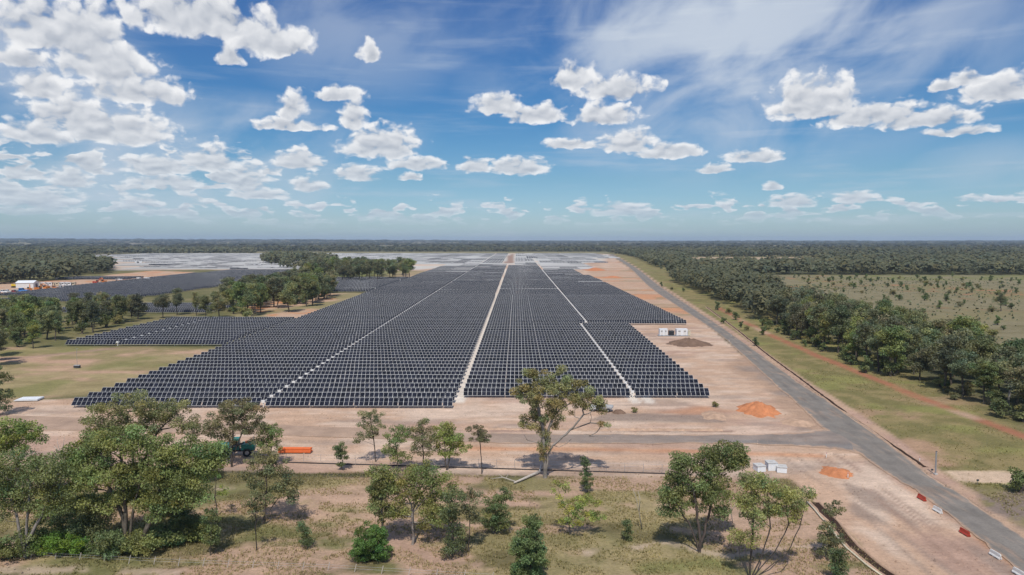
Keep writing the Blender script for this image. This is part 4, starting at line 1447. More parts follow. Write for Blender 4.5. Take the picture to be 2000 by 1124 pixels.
# undergrowth that closes the thicket
for i, (px, py, w, h, lab) in enumerate(((30, 1062, 40, 26, 'dark undergrowth bush at the left edge under the wide gum'), (75, 1040, 34, 24, 'undergrowth bush behind the low bright bush'),
                                         (215, 1062, 36, 22, 'dark undergrowth bush at the foot of the spreading gum'), (275, 1058, 36, 24, 'undergrowth bush between the two limb fans'),
                                         (318, 1042, 34, 22, 'undergrowth bush right of the limb fans'), (395, 1035, 26, 18, 'dark bush at the right end of the thicket'), (140, 1015, 40, 26, 'tall undergrowth behind the bright bush'),
                                         (100, 985, 36, 26, 'leafy undergrowth behind the wide gum'), (330, 985, 34, 20, 'leafy undergrowth behind the spreading gum'), (20, 930, 44, 34, 'bushy sapling behind the lower left gums'), (120, 905, 34, 24, 'leafy sapling below the bare white dead tree'), (160, 975, 36, 28, 'dense sapling left of the spreading gum'))):
    photo_tree('undergrowth_bush', lab, (px, py + h), [(px, py, w, h, 12), (px - w * 0.5, py + h * 0.4, w * 0.6, h * 0.5, 5), (px + w * 0.5, py + h * 0.3, w * 0.6, h * 0.5, 5)], 500 + i, M_LEAF_DARK if i % 2 == 0 else M_LEAF, 0.85, 70, 0.36, 0.1,
               low=0.1, cat='bush', parts=('stem', 'foliage'), stems=[[(px, py + h), (px, py + h * 0.5), (px, py)]])


def bare_tree(name, label, pts_list, r_base, bark=M_TIMBER):
    B = at(*pts_list[0][0]); B.z = -0.1
    mb = MB()
    rg = random.Random(len(label))
    for pts in pts_list:
        P3 = []
        for k, (px, py) in enumerate(pts):
            r = ray(px, py); t = B.y / r.y
            P3.append(Vector((r.x * t - B.x, rg.uniform(-.2, .2) * k, CAM_H + r.z * t - B.z)))
        mb.tube(P3, [max(0.02, r_base * (1 - 0.8 * k / (len(pts) - 1))) for k in range(len(pts))], 5)
    root = empty(name, B)
    tag(root, label, 'dead tree')
    mb.build('trunk', bark, root, smooth=True)
    return root


bare_tree('dead_sapling', 'bare leaning dead sapling right of the pale green sapling', [[(1254, 1034), (1248, 1000), (1240, 965), (1236, 955)], [(1248, 1000), (1250, 975), (1247, 960)]], 0.07)
bare_tree('dead_sapling', 'bare forked dead sapling among the fence trees left of centre', [[(1431, 1022), (1428, 1000), (1425, 975)], [(1428, 1000), (1436, 985)]], 0.06)
bare_tree('dead_tree', 'bare white dead tree in front of the sandy track, far left', [[(122, 905), (120, 890), (112, 868), (108, 858)], [(120, 890), (124, 868), (127, 852)], [(118, 885), (104, 872)]], 0.08)
bare_tree('dead_tree', 'white dead trunk leaning at the right edge of the woodland belt', [[(1968, 790), (1972, 765), (1982, 745), (1992, 722)], [(1974, 760), (1966, 740)]], 0.35, M_LOG)

# a fallen limb under the great gum
a, b = at(1004, 946), at(1053, 926)
mb = MB()
mb.tube([(a.x, a.y, 0.25), ((a.x * 2 + b.x) / 3, (a.y * 2 + b.y) / 3 - 0.15, 0.30), ((a.x + b.x * 2) / 3, (a.y + b.y * 2) / 3 + 0.1, 0.28), (b.x, b.y, 0.32)], [0.13, 0.2, 0.23, 0.26], 8)
mb.tube([(b.x, b.y, 0.3), (b.x + 0.3, b.y + 1.4, 0.5), (b.x + 0.35, b.y + 2.2, 1.0)], [0.2, 0.14, 0.05], 6)
o = mb.build('fallen_log', M_LOG, smooth=True)
tag(o, 'pale fallen limb lying left of the great gum trunk', 'log')
a, b = at(958, 938), at(1006, 943)
mb = MB()
mb.tube([(a.x, a.y, 0.2), ((a.x + b.x) / 2, (a.y + b.y) / 2 + .5, 0.5), (b.x, b.y, 0.2)], [0.04, 0.09, 0.12], 6)
mb.tube([((a.x + b.x) / 2, (a.y + b.y) / 2 + .5, 0.5), ((a.x + b.x) / 2 - .8, (a.y + b.y) / 2 + 1.2, 0.9)], [0.07, 0.03], 5)
mb.tube([((a.x + b.x) / 2 + .5, (a.y + b.y) / 2 + .3, 0.4), ((a.x + b.x) / 2 + .9, (a.y + b.y) / 2 + 1.3, 0.8)], [0.06, 0.03], 5)
o = mb.build('fallen_branch', M_TIMBER, smooth=True)
tag(o, 'grey twisted dead branch on the ground left of the pale limb', 'branch')

# ------------------------------------------------------------------ middle distance trees
def proto_tree(seed, H, spread, leaf_mat, clumps=46, per=115, leaf=0.48, trunks=1, low=0.3, clump=1.3):
    rg = np.random.default_rng(seed)
    stems = []
    for k in range(trunks):
        a = rg.uniform(0, 6.28)
        o_ = np.array((math.cos(a), math.sin(a), 0)) * (0.5 if trunks > 1 else 0.0)
        lean = np.array((rg.normal(0, 0.08), rg.normal(0, 0.08), 0)) * H + o_ * 2
        stems.append([o_ * 0.3 + lean * u * u + np.array((rg.normal(0, .08), rg.normal(0, .08), u * H * 0.72)) * (1 if u else 0) for u in np.linspace(0, 1, 7)])
        stems[-1][0] = o_ * 0.3
    lobes = []
    nl = rg.integers(5, 8)
    for k in range(nl):
        a = 6.28 * k / nl + rg.uniform(-.5, .5)
        rr = spread * rg.uniform(0.30, 0.72)
        z = H * rg.uniform(low + 0.18, 0.84)
        lobes.append(((math.cos(a) * rr, math.sin(a) * rr, z), (spread * 0.46, spread * 0.46, H * 0.13), max(3, clumps // (nl + 2))))
    lobes.append(((rg.normal(0, .6), rg.normal(0, .6), H * 0.87), (spread * 0.5, spread * 0.5, H * 0.11), clumps // 4))
    lobes.append(((0, 0, H * (0.5 + low / 3)), (spread * 0.55, spread * 0.55, H * 0.2), clumps // 5))
    return grow(seed, stems, lobes, clump, per, leaf, leaf_mat, M_BARK, 0.24, H * low * 0.6)


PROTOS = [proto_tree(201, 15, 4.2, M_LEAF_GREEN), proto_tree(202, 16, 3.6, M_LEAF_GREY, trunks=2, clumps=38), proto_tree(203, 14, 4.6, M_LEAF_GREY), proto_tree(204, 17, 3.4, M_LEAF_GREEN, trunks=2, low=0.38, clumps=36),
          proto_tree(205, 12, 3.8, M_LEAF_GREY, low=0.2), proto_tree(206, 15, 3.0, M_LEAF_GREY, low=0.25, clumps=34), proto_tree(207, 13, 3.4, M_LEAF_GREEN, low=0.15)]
SHRUBS = [proto_tree(221, 3.0, 1.5, M_LEAF_DARK, 14, 60, 0.34, low=0.0, clump=0.62), proto_tree(222, 2.4, 1.5, M_LEAF_OLIVE, 12, 60, 0.34, low=0.0, clump=0.62),
          proto_tree(223, 3.4, 1.0, M_LEAF_DARK, 12, 55, 0.34, low=0.05, clump=0.5)]
rt = random.Random(77)


def in_poly(x, y, pts):
    ins = False
    n = len(pts)
    for i in range(n):
        x0, y0 = pts[i][0], pts[i][1]
        x1, y1 = pts[(i + 1) % n][0], pts[(i + 1) % n][1]
        if (y0 > y) != (y1 > y) and x < (x1 - x0) * (y - y0) / (y1 - y0) + x0:
            ins = not ins
    return ins


def scatter(pts, gap, most, rg=rt, tries=9000):
    xs, ys = [p[0] for p in pts], [p[1] for p in pts]
    out = []
    for _ in range(tries):
        if len(out) >= most:
            break
        x, y = rg.uniform(min(xs), max(xs)), rg.uniform(min(ys), max(ys))
        if in_poly(x, y, pts) and all((x - a) ** 2 + (y - b) ** 2 > gap * gap for a, b in out):
            out.append((x, y))
    return out


LOW_PICK = (0, 2, 2, 4, 4, 6, 6, 6, 5, 1)


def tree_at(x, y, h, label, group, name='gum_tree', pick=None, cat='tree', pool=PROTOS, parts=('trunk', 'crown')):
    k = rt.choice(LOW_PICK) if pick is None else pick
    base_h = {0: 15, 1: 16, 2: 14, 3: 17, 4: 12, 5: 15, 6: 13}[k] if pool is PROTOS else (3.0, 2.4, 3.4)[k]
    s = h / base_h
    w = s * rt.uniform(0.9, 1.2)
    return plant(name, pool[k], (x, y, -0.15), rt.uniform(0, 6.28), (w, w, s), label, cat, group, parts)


# woodland belt right of the gravel road
BELT_IN = [(112, 143), (112, 172), (108, 205), (111, 245), (117, 313), (132, 430), (155, 712)]


def belt_edge(Y):
    return float(np.interp(Y, [p[1] for p in BELT_IN], [p[0] for p in BELT_IN]))


def belt_inner(Y):
    return float(np.interp(Y, [140, 204, 267, 384, 560, 760, 790], [146, 146, 153, 168, 198, 236, 300]))


ys_ = np.arange(143, 335, 6.0)
belt_poly = [(belt_edge(y) + 2, y) for y in ys_] + [(belt_inner(y) - 4, y) for y in ys_[::-1]]
belt = scatter(belt_poly, 6.8, 190)
belt.sort(key=lambda p: p[0] - belt_edge(p[1]))
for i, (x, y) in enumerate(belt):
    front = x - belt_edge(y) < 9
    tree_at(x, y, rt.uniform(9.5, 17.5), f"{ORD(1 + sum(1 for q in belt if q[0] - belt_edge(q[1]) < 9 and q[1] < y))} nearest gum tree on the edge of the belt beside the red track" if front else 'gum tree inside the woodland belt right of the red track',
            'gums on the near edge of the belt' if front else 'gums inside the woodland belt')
for i, q in enumerate(sorted(scatter([(belt_edge(y) - 3, y) for y in ys_] + [(belt_edge(y) + 9, y) for y in ys_[::-1]], 3.4, 46), key=lambda q: q[1])):
    plant('belt_shrub', SHRUBS[rt.randrange(3)], (q[0], q[1], -.05), rt.uniform(0, 6), rt.uniform(0.6, 1.5), f"{ORD(i + 1)} nearest shrub under the edge of the woodland belt", 'shrub', 'shrubs under the belt', ('stem', 'foliage'))
# trees left of the solar rows
for (pl, gap, most, h0, h1, lab, grp_) in (
        ([(-40, 725), (30, 700), (130, 664), (205, 645), (285, 632), (270, 614), (150, 622), (0, 636), (-60, 650)], 6.0, 46, 10, 16, 'gum tree in the row behind the grass field', 'gums along the left field'),
        ([(432, 612), (500, 619), (560, 611), (612, 598), (652, 578), (640, 562), (540, 568), (440, 588)], 5.6, 84, 13, 19, 'gum tree in the thick grove left of the long solar rows', 'gums of the left grove'),
        ([(600, 556), (700, 553), (800, 546), (800, 537), (690, 534), (590, 540)], 8.5, 60, 16, 22, 'gum tree in the far grove beyond the grassy strip', 'gums of the far grove')):
    P = [tuple(at(*p)[:2]) for p in pl]
    got = sorted(scatter(P, gap, most), key=lambda q: q[0] / q[1])
    for i, (x, y) in enumerate(got):
        if i % 2 == 0 and 'far grove' not in lab:
            plant('grove_shrub', SHRUBS[rt.randrange(3)], (x + rt.uniform(-4, 4), y - rt.uniform(2, 5), -.05), rt.uniform(0, 6), rt.uniform(0.9, 1.9),
                  f"{ORD(i // 2 + 1)} bush from the left among the {'gums behind the grass field' if 'grass field' in lab else 'gums of the thick grove'}", 'bush', 'bushes among the left gums', ('stem', 'foliage'))
        tree_at(x, y, rt.uniform(h0, h1), lab if 'row' not in lab else f"{ORD(i + 1)} from the left, {lab}", grp_)
for (px, py, h, lab) in ((318, 622, 13, 'twin stemmed gum between the jutting solar block and the small array'), (346, 616, 15, 'tall gum with clear trunk right of the twin stemmed gum'),
                         (384, 617, 13, 'leaning gum left of a pair near the grove'), (402, 622, 12, 'nearest of the gums between field and grove'), (428, 621, 14, 'gum at the left foot of the thick grove')):
    p = at(px, py)
    tree_at(p.x, p.y, h, lab, 'single gums near the grove')
p = at(482, 621)
plant('bright_bush', SHRUBS[1], (p.x, p.y, -.1), 1.0, 2.2, 'round yellow-green bush at the front of the thick grove', 'bush', None, ('stem', 'foliage'))
p = at(208, 640)
plant('dark_bush', SHRUBS[0], (p.x, p.y, -.1), 2.0, 2.6, 'round dark bush behind the left end of the jutting solar block', 'bush', None, ('stem', 'foliage'))
p = at(1994, 962)
plant('dark_bush', SHRUBS[0], (p.x, p.y, -.1), 0.4, 1.2, 'dark bush at the right edge beside the sandy crossing', 'bush', None, ('stem', 'foliage'))
# regrowth on the verge
for (px, py, s_) in ((1292, 560, 1.3), (1335, 570, 1.0), (1312, 566, 0.9), (1402, 606, 1.5), (1424, 612, 1.3), (1437, 625, 1.4), (1413, 632, 1.0), (1476, 676, 1.1), (1489, 655, 1.2), (1497, 645, 1.0), (1458, 645, 0.8), (1446, 640, 0.9)):
    p = at(px, py)
    plant('verge_shrub', SHRUBS[rt.randrange(3)], (p.x, p.y, -.05), rt.uniform(0, 6), s_ * 0.95, 'dark regrowth shrub on the grassy verge between road and red track', 'shrub', 'regrowth shrubs on the verge', ('stem', 'foliage'))
# shrubs dotted over the dry paddock
pad = [tuple(at(*p)[:2]) for p in ((1540, 540), (1990, 546), (1995, 680), (1900, 650), (1760, 605), (1640, 575))]
for (x, y) in scatter(pad, 9, 120):
    plant('paddock_shrub', SHRUBS[rt.randrange(3)], (x, y, -.05), rt.uniform(0, 6), rt.uniform(0.45, 1.6), 'low shrub dotted over the open dry paddock on the right', 'shrub', 'shrubs on the dry paddock', ('stem', 'foliage'))
for (px, py, h, lab) in ((1955, 608, 11, 'lone thin gum on the dry paddock near the right edge'), (1735, 606, 8, 'small lone gum on the paddock behind the belt'), (1860, 545, 8, 'small gum at the far side of the paddock')):
    p = at(px, py)
    tree_at(p.x, p.y, h, lab, None, pick=5)


# ------------------------------------------------------------------ woods that read as one mass
def woods(name, polys, spacing, patches, size, h, seed, label, dim=1.0, jitter=0.35, keep=1.0, hole=None):
    rg = np.random.default_rng(seed)
    PX, PY = [], []
    for pl in polys:
        P = np.array([(p[0], p[1]) for p in pl], float)
        x0, y0 = P.min(0); x1, y1 = P.max(0)
        gx, gy = np.meshgrid(np.arange(x0, x1, spacing), np.arange(y0, y1, spacing))
        gx = gx.ravel() + rg.uniform(-.5, .5, gx.size) * spacing
        gy = gy.ravel() + rg.uniform(-.5, .5, gy.size) * spacing
        ins = poly_mask(gx, gy, [tuple(p) for p in P], 0.01, 0) > 0.5
        gap_ = fbm(gx, gy, spacing * 7, 3, seed) > (0.45 if spacing > 50 else 0.36)
        if hole:
            gap_ &= poly_mask(gx, gy, hole, 0.01, 12.0) < 0.5
        k = ins & gap_ & (rg.random(gx.size) < keep)
        PX.append(gx[k]); PY.append(gy[k])
    X, Y = np.concatenate(PX), np.concatenate(PY)
    # only what stands inside a wide field of view
    k = np.abs(X) < Y * 1.15 + 60
    X, Y = X[k], Y[k]
    n = len(X)
    Z = ground_height(X, Y)
    hh = h * rg.uniform(1 - jitter, 1 + jitter, n) * (0.75 + 0.5 * fbm(X, Y, spacing * 9, 3, seed + 2))
    rad = hh * rg.uniform(0.26, 0.40, n)
    d = rg.normal(size=(n, patches, 3)); d /= np.linalg.norm(d, axis=2)[..., None]
    r = rg.random((n, patches, 1)) ** 0.35
    c = np.stack([X, Y, Z + hh * 0.60], 1)[:, None, :]
    ext = np.stack([rad, rad, hh * 0.40], 1)[:, None, :]
    pos = c + d * r * ext
    nrm = d * 0.7 + rg.normal(size=d.shape) * 0.35 + np.array((0, -0.25, 0.75))
    nrm /= np.linalg.norm(nrm, axis=2)[..., None]
    u = np.cross(nrm, rg.normal(size=d.shape)); u /= np.linalg.norm(u, axis=2)[..., None]
    v = np.cross(nrm, u)
    s_ = (size * rg.uniform(0.6, 1.3, (n, patches, 1)) * (hh / h)[:, None, None]) / 2
    q = np.stack([pos - u * s_ - v * s_ * .6, pos + u * s_ - v * s_ * .5, pos + u * s_ * .7 + v * s_ * .7, pos - u * s_ * .8 + v * s_ * .6], 2)
    if size > 8:
        q[..., 2] = pos[..., None, 2] + (q[..., 2] - pos[..., None, 2]) * (7.0 / size)
    m = n * patches
    me = mesh_np(name, q.reshape(-1, 3), np.arange(m * 4).reshape(m, 4), [M_WOODS])
    k = dim * rg.uniform(0.80, 1.2, n)[:, None] * rg.uniform(0.88, 1.12, (n, patches))
    warm = rg.normal(0, 0.07, n)[:, None]
    t = np.stack([k * (1 + warm), k * np.ones_like(warm), k * (1 - warm)], -1).reshape(-1, 3)
    face_color(me, t)
    o_ = link(name, me)
    tag(o_, label, 'woodland', None, 'stuff')
    return n


ys_ = np.arange(335, 1900, 40.0)
def belt_edge2(Y):
    return float(edge_x(ROAD_R, Y)) + 18 + 0.012 * Y
b1 = [(belt_edge(y), y) for y in range(335, 720, 30)] + [(belt_inner(y), y) for y in range(710, 334, -30)]
woods('belt_woodland', [b1], 5.6, 60, 1.5, 13.0, 301, 'dense gum woodland of the belt further along the road')
b2 = [(belt_edge2(y), y) for y in ys_ if y > 700] + [(1700, 1900), (1700, 780), (300, 790)]
HOLE = [(265, 1060), (470, 1050), (700, 1640), (420, 1660)]
woods('right_woodland', [[(belt_edge2(y), y) for y in ys_ if y > 700] + [(560, 1370), (300, 800)], [(300, 800), (1500, 780), (1500, 1330), (560, 1370)]], 7.5, 20, 3.2, 12.5, 302, 'dark gum woodland behind the dry paddock', hole=HOLE)
woods('far_right_woodland', [[(280, 1560), (800, 1520), (1000, 1340), (2400, 1340), (2400, 2300), (300, 2300)]], 11.0, 9, 6.0, 12.5, 303, 'dark woodland at the far right below the horizon', 0.85, hole=HOLE)
L = lambda *ps: [tuple(at(*p)[:2]) for p in ps]
woods('left_woodland', [L((-150, 566), (60, 552), (150, 545), (215, 533), (222, 521), (150, 512), (-150, 514))], 7.5, 22, 3.2, 14, 304, 'woodland behind the site compound on the left')
woods('far_left_woodland', [L((-200, 508), (165, 503), (165, 497), (500, 496), (500, 491), (-200, 489))], 14.0, 10, 6.0, 13, 305, 'distant dark woods beyond the left pale field')
woods('far_grove_woodland', [L((520, 522), (600, 530), (660, 528), (655, 515), (600, 508), (510, 508))], 10.0, 22, 3.6, 16, 306, 'far grove of gums between the two pale fields')
woods('horizon_woodland', [[(-3000, 2420), (2600, 2320), (3300, 3300), (-3600, 3300)]], 19.0, 6, 8.5, 13, 307, 'dark line of woods behind the whole site', 0.75)
woods('skyline_woodland', [[(-5000, 3500), (5000, 3500), (9000, 8000), (-9000, 8000)]], 62.0, 4, 34, 18, 308, 'scattered woods out to the skyline', 0.72, 0.3, 0.75)
woods('ridge_woodland', [[(-12000, 8000), (12000, 8000), (16000, 14000), (-16000, 14000)]], 150.0, 4, 90, 24, 309, 'wooded low ridges on the horizon', 0.7, 0.3, 0.9)

woods('paddock_tussocks', [pad], 6.0, 4, 1.0, 0.55, 311, 'tussocks and low weeds over the dry paddock', 1.7, 0.5, 0.6)


# ------------------------------------------------------------------ grass tufts and litter in the foreground
def tufts():
    rg = np.random.default_rng(401)
    n = 98000
    Y = 60 + 56 * rg.random(n) ** 0.8
    X = (rg.random(n) * 2 - 1) * (Y * 0.95 + 4)
    tone, veg = ground_tone(X, Y)
    dens = fbm(X, Y, 4.0, 3, 411)
    on_road = (X > edge_x(ROAD_L, Y) - 2.0) & (X < np.where(Y < 100, 72.0, edge_x(ROAD_R, Y) + 3.5))
    k = (veg > 0.45) & (dens > 0.40) & ~on_road
    X, Y, tone = X[k], Y[k], tone[k]
    # green verge right of the road as well
    n2 = 9000
    Y2 = 92 + 140 * rg.random(n2) ** 1.4
    X2 = edge_x(ROAD_R, Y2) + 4 + rg.random(n2) * 34
    t2, v2 = ground_tone(X2, Y2)
    k2 = (v2 > 0.45) & (fbm(X2, Y2, 6.0, 3, 412) > 0.52)
    X, Y, tone = np.concatenate([X, X2[k2]]), np.concatenate([Y, Y2[k2]]), np.concatenate([tone, t2[k2]])
    n = len(X)
    Z = ground_height(X, Y)
    b = 3
    a = rg.random((n, b)) * 6.28
    h = (0.10 + 0.20 * rg.random((n, b))) * rg.uniform(0.6, 1.4, n)[:, None]
    w = 0.07 + 0.08 * rg.random((n, b))
    out = 0.12 + 0.18 * rg.random((n, b))
    c = np.stack([X, Y, Z], 1)[:, None, :]
    dirv = np.stack([np.cos(a), np.sin(a), np.zeros_like(a)], -1)
    per_ = np.stack([-np.sin(a), np.cos(a), np.zeros_like(a)], -1)
    p0 = c + dirv * 0.08 - per_ * w[..., None] / 2
    p1 = c + dirv * 0.08 + per_ * w[..., None] / 2
    p2 = c + dirv * out[..., None] + np.array((0, 0, 1)) * h[..., None]
    q = np.stack([p0, p1, p2], 2).reshape(-1, 3)
    me = mesh_np('dry_grass', q, np.arange(len(q)).reshape(-1, 3), [M_GRASS])
    mixn = fbm(X, Y, 9.0, 3, 415)[:, None] * 0.6 + rg.random(n)[:, None] * 0.4
    blade = np.where(mixn > 0.5, DRYG * 1.1, np.where(mixn > 0.36, OLIV, GREN))
    base = (blade * 0.75 + tone * 0.25) / np.array((0.30, 0.27, 0.12)) * rg.uniform(0.9, 1.6, n)[:, None]
    yel = rg.random(n)[:, None]
    base = base * (1 + yel * np.array((0.10, 0.10, 0.02)))
    face_color(me, np.repeat(np.clip(base, 0, 3.0), b, 0))
    o_ = link('dry_grass', me)
    tag(o_, 'tufts of dry and green grass over the foreground scrub', 'grass', None, 'stuff')


tufts()



def clods():
    """stones and clods on the graded earth"""
    rg = np.random.default_rng(431)
    n = 26000
    Y = 76 + 100 * rg.random(n) ** 1.3
    X = -130 + 215 * rg.random(n)
    tone, veg = ground_tone(X, Y)
    dens = fbm(X * 0.5, Y, 6.0, 3, 433)
    on_road = (X > edge_x(ROAD_L, Y) - 0.3) & (X < np.where(Y < 100, 69.0, edge_x(ROAD_R, Y) + 0.2))
    k = (veg < 0.4) & (dens > 0.50) & ~on_road & ~((Y > 158) & (X < 50) & (X > -108))
    X, Y, tone = X[k], Y[k], tone[k]
    n = len(X)
    s_ = 0.05 + 0.16 * rg.random(n) ** 3
    a = rg.random(n) * 6.28
    V = np.zeros((n, 5, 3))
    for j in range(4):
        V[:, j, 0] = X + np.cos(a + j * 1.571) * s_ * rg.uniform(.7, 1.3, n)
        V[:, j, 1] = Y + np.sin(a + j * 1.571) * s_ * rg.uniform(.7, 1.3, n)
        V[:, j, 2] = -0.06
    V[:, 4] = np.stack([X, Y, s_ * rg.uniform(0.7, 1.2, n)], 1)
    i = np.arange(n)[:, None] * 5
    F = np.stack([np.concatenate([i + j, i + (j + 1) % 4, i + 4], 1) for j in range(4)], 1).reshape(-1, 3)
    me = mesh_np('earth_clods', V.reshape(-1, 3), F, [M_CLOD])
    face_color(me, np.repeat(np.clip(tone * rg.uniform(0.6, 1.05, n)[:, None], 0, 1), 4, 0))
    o_ = link('earth_clods', me)
    tag(o_, 'stones and clods strewn over the graded earth', 'stones', None, 'stuff')


M_CLOD = mat('clod', (1.0, 1.0, 1.0), 0.95, 0, 0.15, 2.0, spec=0.1, tint='tint')
clods()

# ------------------------------------------------------------------ earth piles
def earth_mat(name, col):
    return mat(name, col, 0.95, 0, 0.30, 0.7, spec=0.1, bump=0.6, bump_scale=2.5)


M_ORANGE_SOIL = earth_mat('orange_soil', (0.51, 0.205, 0.095))
M_BROWN_SOIL = earth_mat('brown_soil', (0.185, 0.120, 0.085))
M_SAND_SOIL = earth_mat('sandy_soil', tuple(SAND * 0.95))
M_TRENCH_SHADE = earth_mat('shaded_trench_soil', (0.050, 0.030, 0.022))  # dark-brown soil, with the shade of an open trench in its colour


def heap(name, label, c, rx, ry, h, mt, seed, cat='earth pile'):
    rg = np.random.default_rng(seed)
    n, m = 40, 14
    V = [(0, 0, h * 0.85)]
    for i in range(1, m + 1):
        t = i / m
        for k in range(n):
            a = 2 * math.pi * k / n
            w = 1 + 0.5 * (float(fbm(np.array(math.cos(a) * 2.4 + 9), np.array(math.sin(a) * 2.4), 1.0, 4, seed, 0.65)) - 0.5) * 2
            x, y = math.cos(a) * rx * t * w, math.sin(a) * ry * t * w
            z = h * (1 - t ** 1.4) ** 1.15 * (0.35 + 1.3 * float(fbm(np.array(x), np.array(y), max(rx, ry) * 0.38, 4, seed + 3, 0.6))) - 0.12 * t
            V.append((x, y, z))
    F = [(0, 1 + k, 1 + (k + 1) % n, 1 + (k + 1) % n) for k in range(n)]
    tri = [(0, 1 + k, 1 + (k + 1) % n) for k in range(n)]
    quad = [(1 + (i - 1) * n + k, 1 + i * n + k, 1 + i * n + (k + 1) % n, 1 + (i - 1) * n + (k + 1) % n) for i in range(1, m) for k in range(n)]
    me = bpy.data.meshes.new(name)
    me.from_pydata(V, [], tri + quad)
    me.materials.append(mt)
    me.polygons.foreach_set('use_smooth', np.ones(len(tri) + len(quad), dtype=bool))
    o_ = link(name, me, None, (c[0], c[1], 0.0))
    tag(o_, label, cat)
    return o_


p = at(1480, 802); heap('earth_pile', 'bright orange earth pile inside the bend of the road', (p.x, p.y), 4.6, 6.4, 2.3, M_ORANGE_SOIL, 11)
p = at(1634, 924); heap('earth_pile', 'low flat orange earth pile near the white boxes', (p.x, p.y), 3.0, 3.4, 0.8, M_ORANGE_SOIL, 12)
p = at(1346, 672); heap('earth_pile', 'dark brown earth pile in front of the inverter station', (p.x, p.y), 7.6, 8.0, 2.0, M_BROWN_SOIL, 13)
p = at(1160, 528); heap('earth_pile', 'far orange earth mound beside the distant rows', (p.x, p.y), 17, 22, 3.0, M_ORANGE_SOIL, 14)
p = at(1196, 542); heap('earth_pile', 'long low orange earth bank below the far orange mound', (p.x, p.y), 12, 6, 1.2, M_ORANGE_SOIL, 15)
p = at(1208, 806); heap('earth_pile', 'small brown heap right of the great gum', (p.x, p.y), 1.8, 1.6, 0.8, M_BROWN_SOIL, 16)
p = at(1395, 812); heap('earth_pile', 'low weedy sandy bank left of the bright orange pile', (p.x, p.y), 3.2, 5.0, 0.6, M_SAND_SOIL, 17)
p = at(1556, 826); heap('earth_pile', 'sandy rubble bank at the road junction', (p.x, p.y), 4.0, 3.6, 0.6, M_SAND_SOIL, 18)
p = at(1240, 806)
plant('low_shrub', SHRUBS[1], (p.x, p.y, -.05), 0.3, 0.5, 'small green shrub beside the small brown heap', 'shrub', None, ('stem', 'foliage'))
p = at(1398, 795)
plant('low_shrub', SHRUBS[1], (p.x, p.y, -.05), 1.3, 0.55, 'small shrub on the weedy sandy bank', 'shrub', None, ('stem', 'foliage'))


# ------------------------------------------------------------------ trenches
def trench(name, label, pts, width, lip, mt_lip, mt_floor, pipe=None, seed=1):
    """open cable trench: spoil lip on each side, flat floor between, trench shade in its colour"""
    rg = random.Random(seed)
    P = []
    for a, b in zip(pts[:-1], pts[1:]):
        n = max(2, int((b - a).length / 1.2))
        for k in range(n):
            q = a.lerp(b, k / n)
            P.append(q + Vector((rg.uniform(-.12, .12), rg.uniform(-.12, .12), 0)))
    P.append(pts[-1])
    root = empty(name, (0, 0, 0))
    tag(root, label, 'trench')

    def ribbon(nm, prof, mt_):
        V, F = [], []
        c = len(prof)
        for i, q in enumerate(P):
            d = (P[min(i + 1, len(P) - 1)] - P[max(i - 1, 0)]).normalized()
            s_ = Vector((d.y, -d.x, 0))
            k = rg.uniform(0.7, 1.25)
            for (u, z) in prof:
                V.append(q + s_ * u + Vector((0, 0, z * (k if z > 0.06 else 1))))
        for i in range(len(P) - 1):
            for k in range(c - 1):
                F.append((i * c + k, i * c + k + 1, (i + 1) * c + k + 1, (i + 1) * c + k))
        me = mesh_np(nm, np.array([tuple(v) for v in V]), np.array(F), [mt_], smooth=True)
        return link(nm, me, root)
    w = width / 2
    ribbon('spoil_bank', [(-w - lip * 2.2, -0.05), (-w - lip * 1.2, lip * 0.8), (-w - lip * 0.3, lip), (-w, 0.02)], mt_lip)
    ribbon('spoil_bank', [(w, 0.02), (w + lip * 0.3, lip * 0.8), (w + lip * 1.1, lip * 0.7), (w + lip * 2.4, -0.05)], mt_lip)
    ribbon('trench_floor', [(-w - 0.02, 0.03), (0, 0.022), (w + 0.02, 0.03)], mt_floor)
    if pipe:
        mb = MB()
        V = []
        for q in P[::2]:
            V.append((q.x + pipe[0], q.y + pipe[1], 0.12))
        mb.tube(V, 0.12, 6)
        mb.build('conduit', M_CREAM, root, smooth=True)
    return root


trench('cable_trench', 'narrow dark cable trench along the right side of the gravel road', [at(*p) for p in ((1806, 913), (1740, 868), (1660, 813), (1560, 738), (1500, 694), (1440, 645), (1380, 600))], 0.75, 0.14, M_SAND_SOIL, M_TRENCH_SHADE, seed=2)
trench('drain_trench', 'deep dark drain trench with pale conduit in the bottom right corner', [at(*p) for p in ((1592, 982), (1625, 1018), (1660, 1062), (1700, 1098), (1760, 1140))], 1.15, 0.24, M_SAND_SOIL, M_TRENCH_SHADE, pipe=(-1.15, -0.1), seed=3)

# rough windrow of spoil along the front of the site road
for (x0, y0, x1, y1, lab, sd) in ((905, 838, 1410, 840, 'low ragged windrow of earth along the far side of the site road', 4), (560, 905, 1330, 927, 'thin dark scrape along the edge of the scrub', 5)):
    if sd == 4:
        rg_ = random.Random(4)
        a, b = at(x0, y0), at(x1, y1)
        V, F = [], []
        nseg = 120
        for i in range(nseg + 1):
            q = a.lerp(b, i / nseg) + Vector((0, rg_.uniform(-.25, .25), 0))
            h_ = 0.10 + 0.34 * rg_.random() ** 2
            V += [(q.x, q.y - 0.9, -0.05), (q.x, q.y - 0.25, h_), (q.x, q.y + 0.3, h_ * 0.7), (q.x, q.y + 0.9, -0.05)]
        for i in range(nseg):
            for k in range(3):
                F.append((i * 4 + k, (i + 1) * 4 + k, (i + 1) * 4 + k + 1, i * 4 + k + 1))
        o_ = link('earth_windrow', mesh_np('earth_windrow', np.array(V), np.array(F), [M_SAND_SOIL], smooth=True))
        tag(o_, lab, 'earth bank')


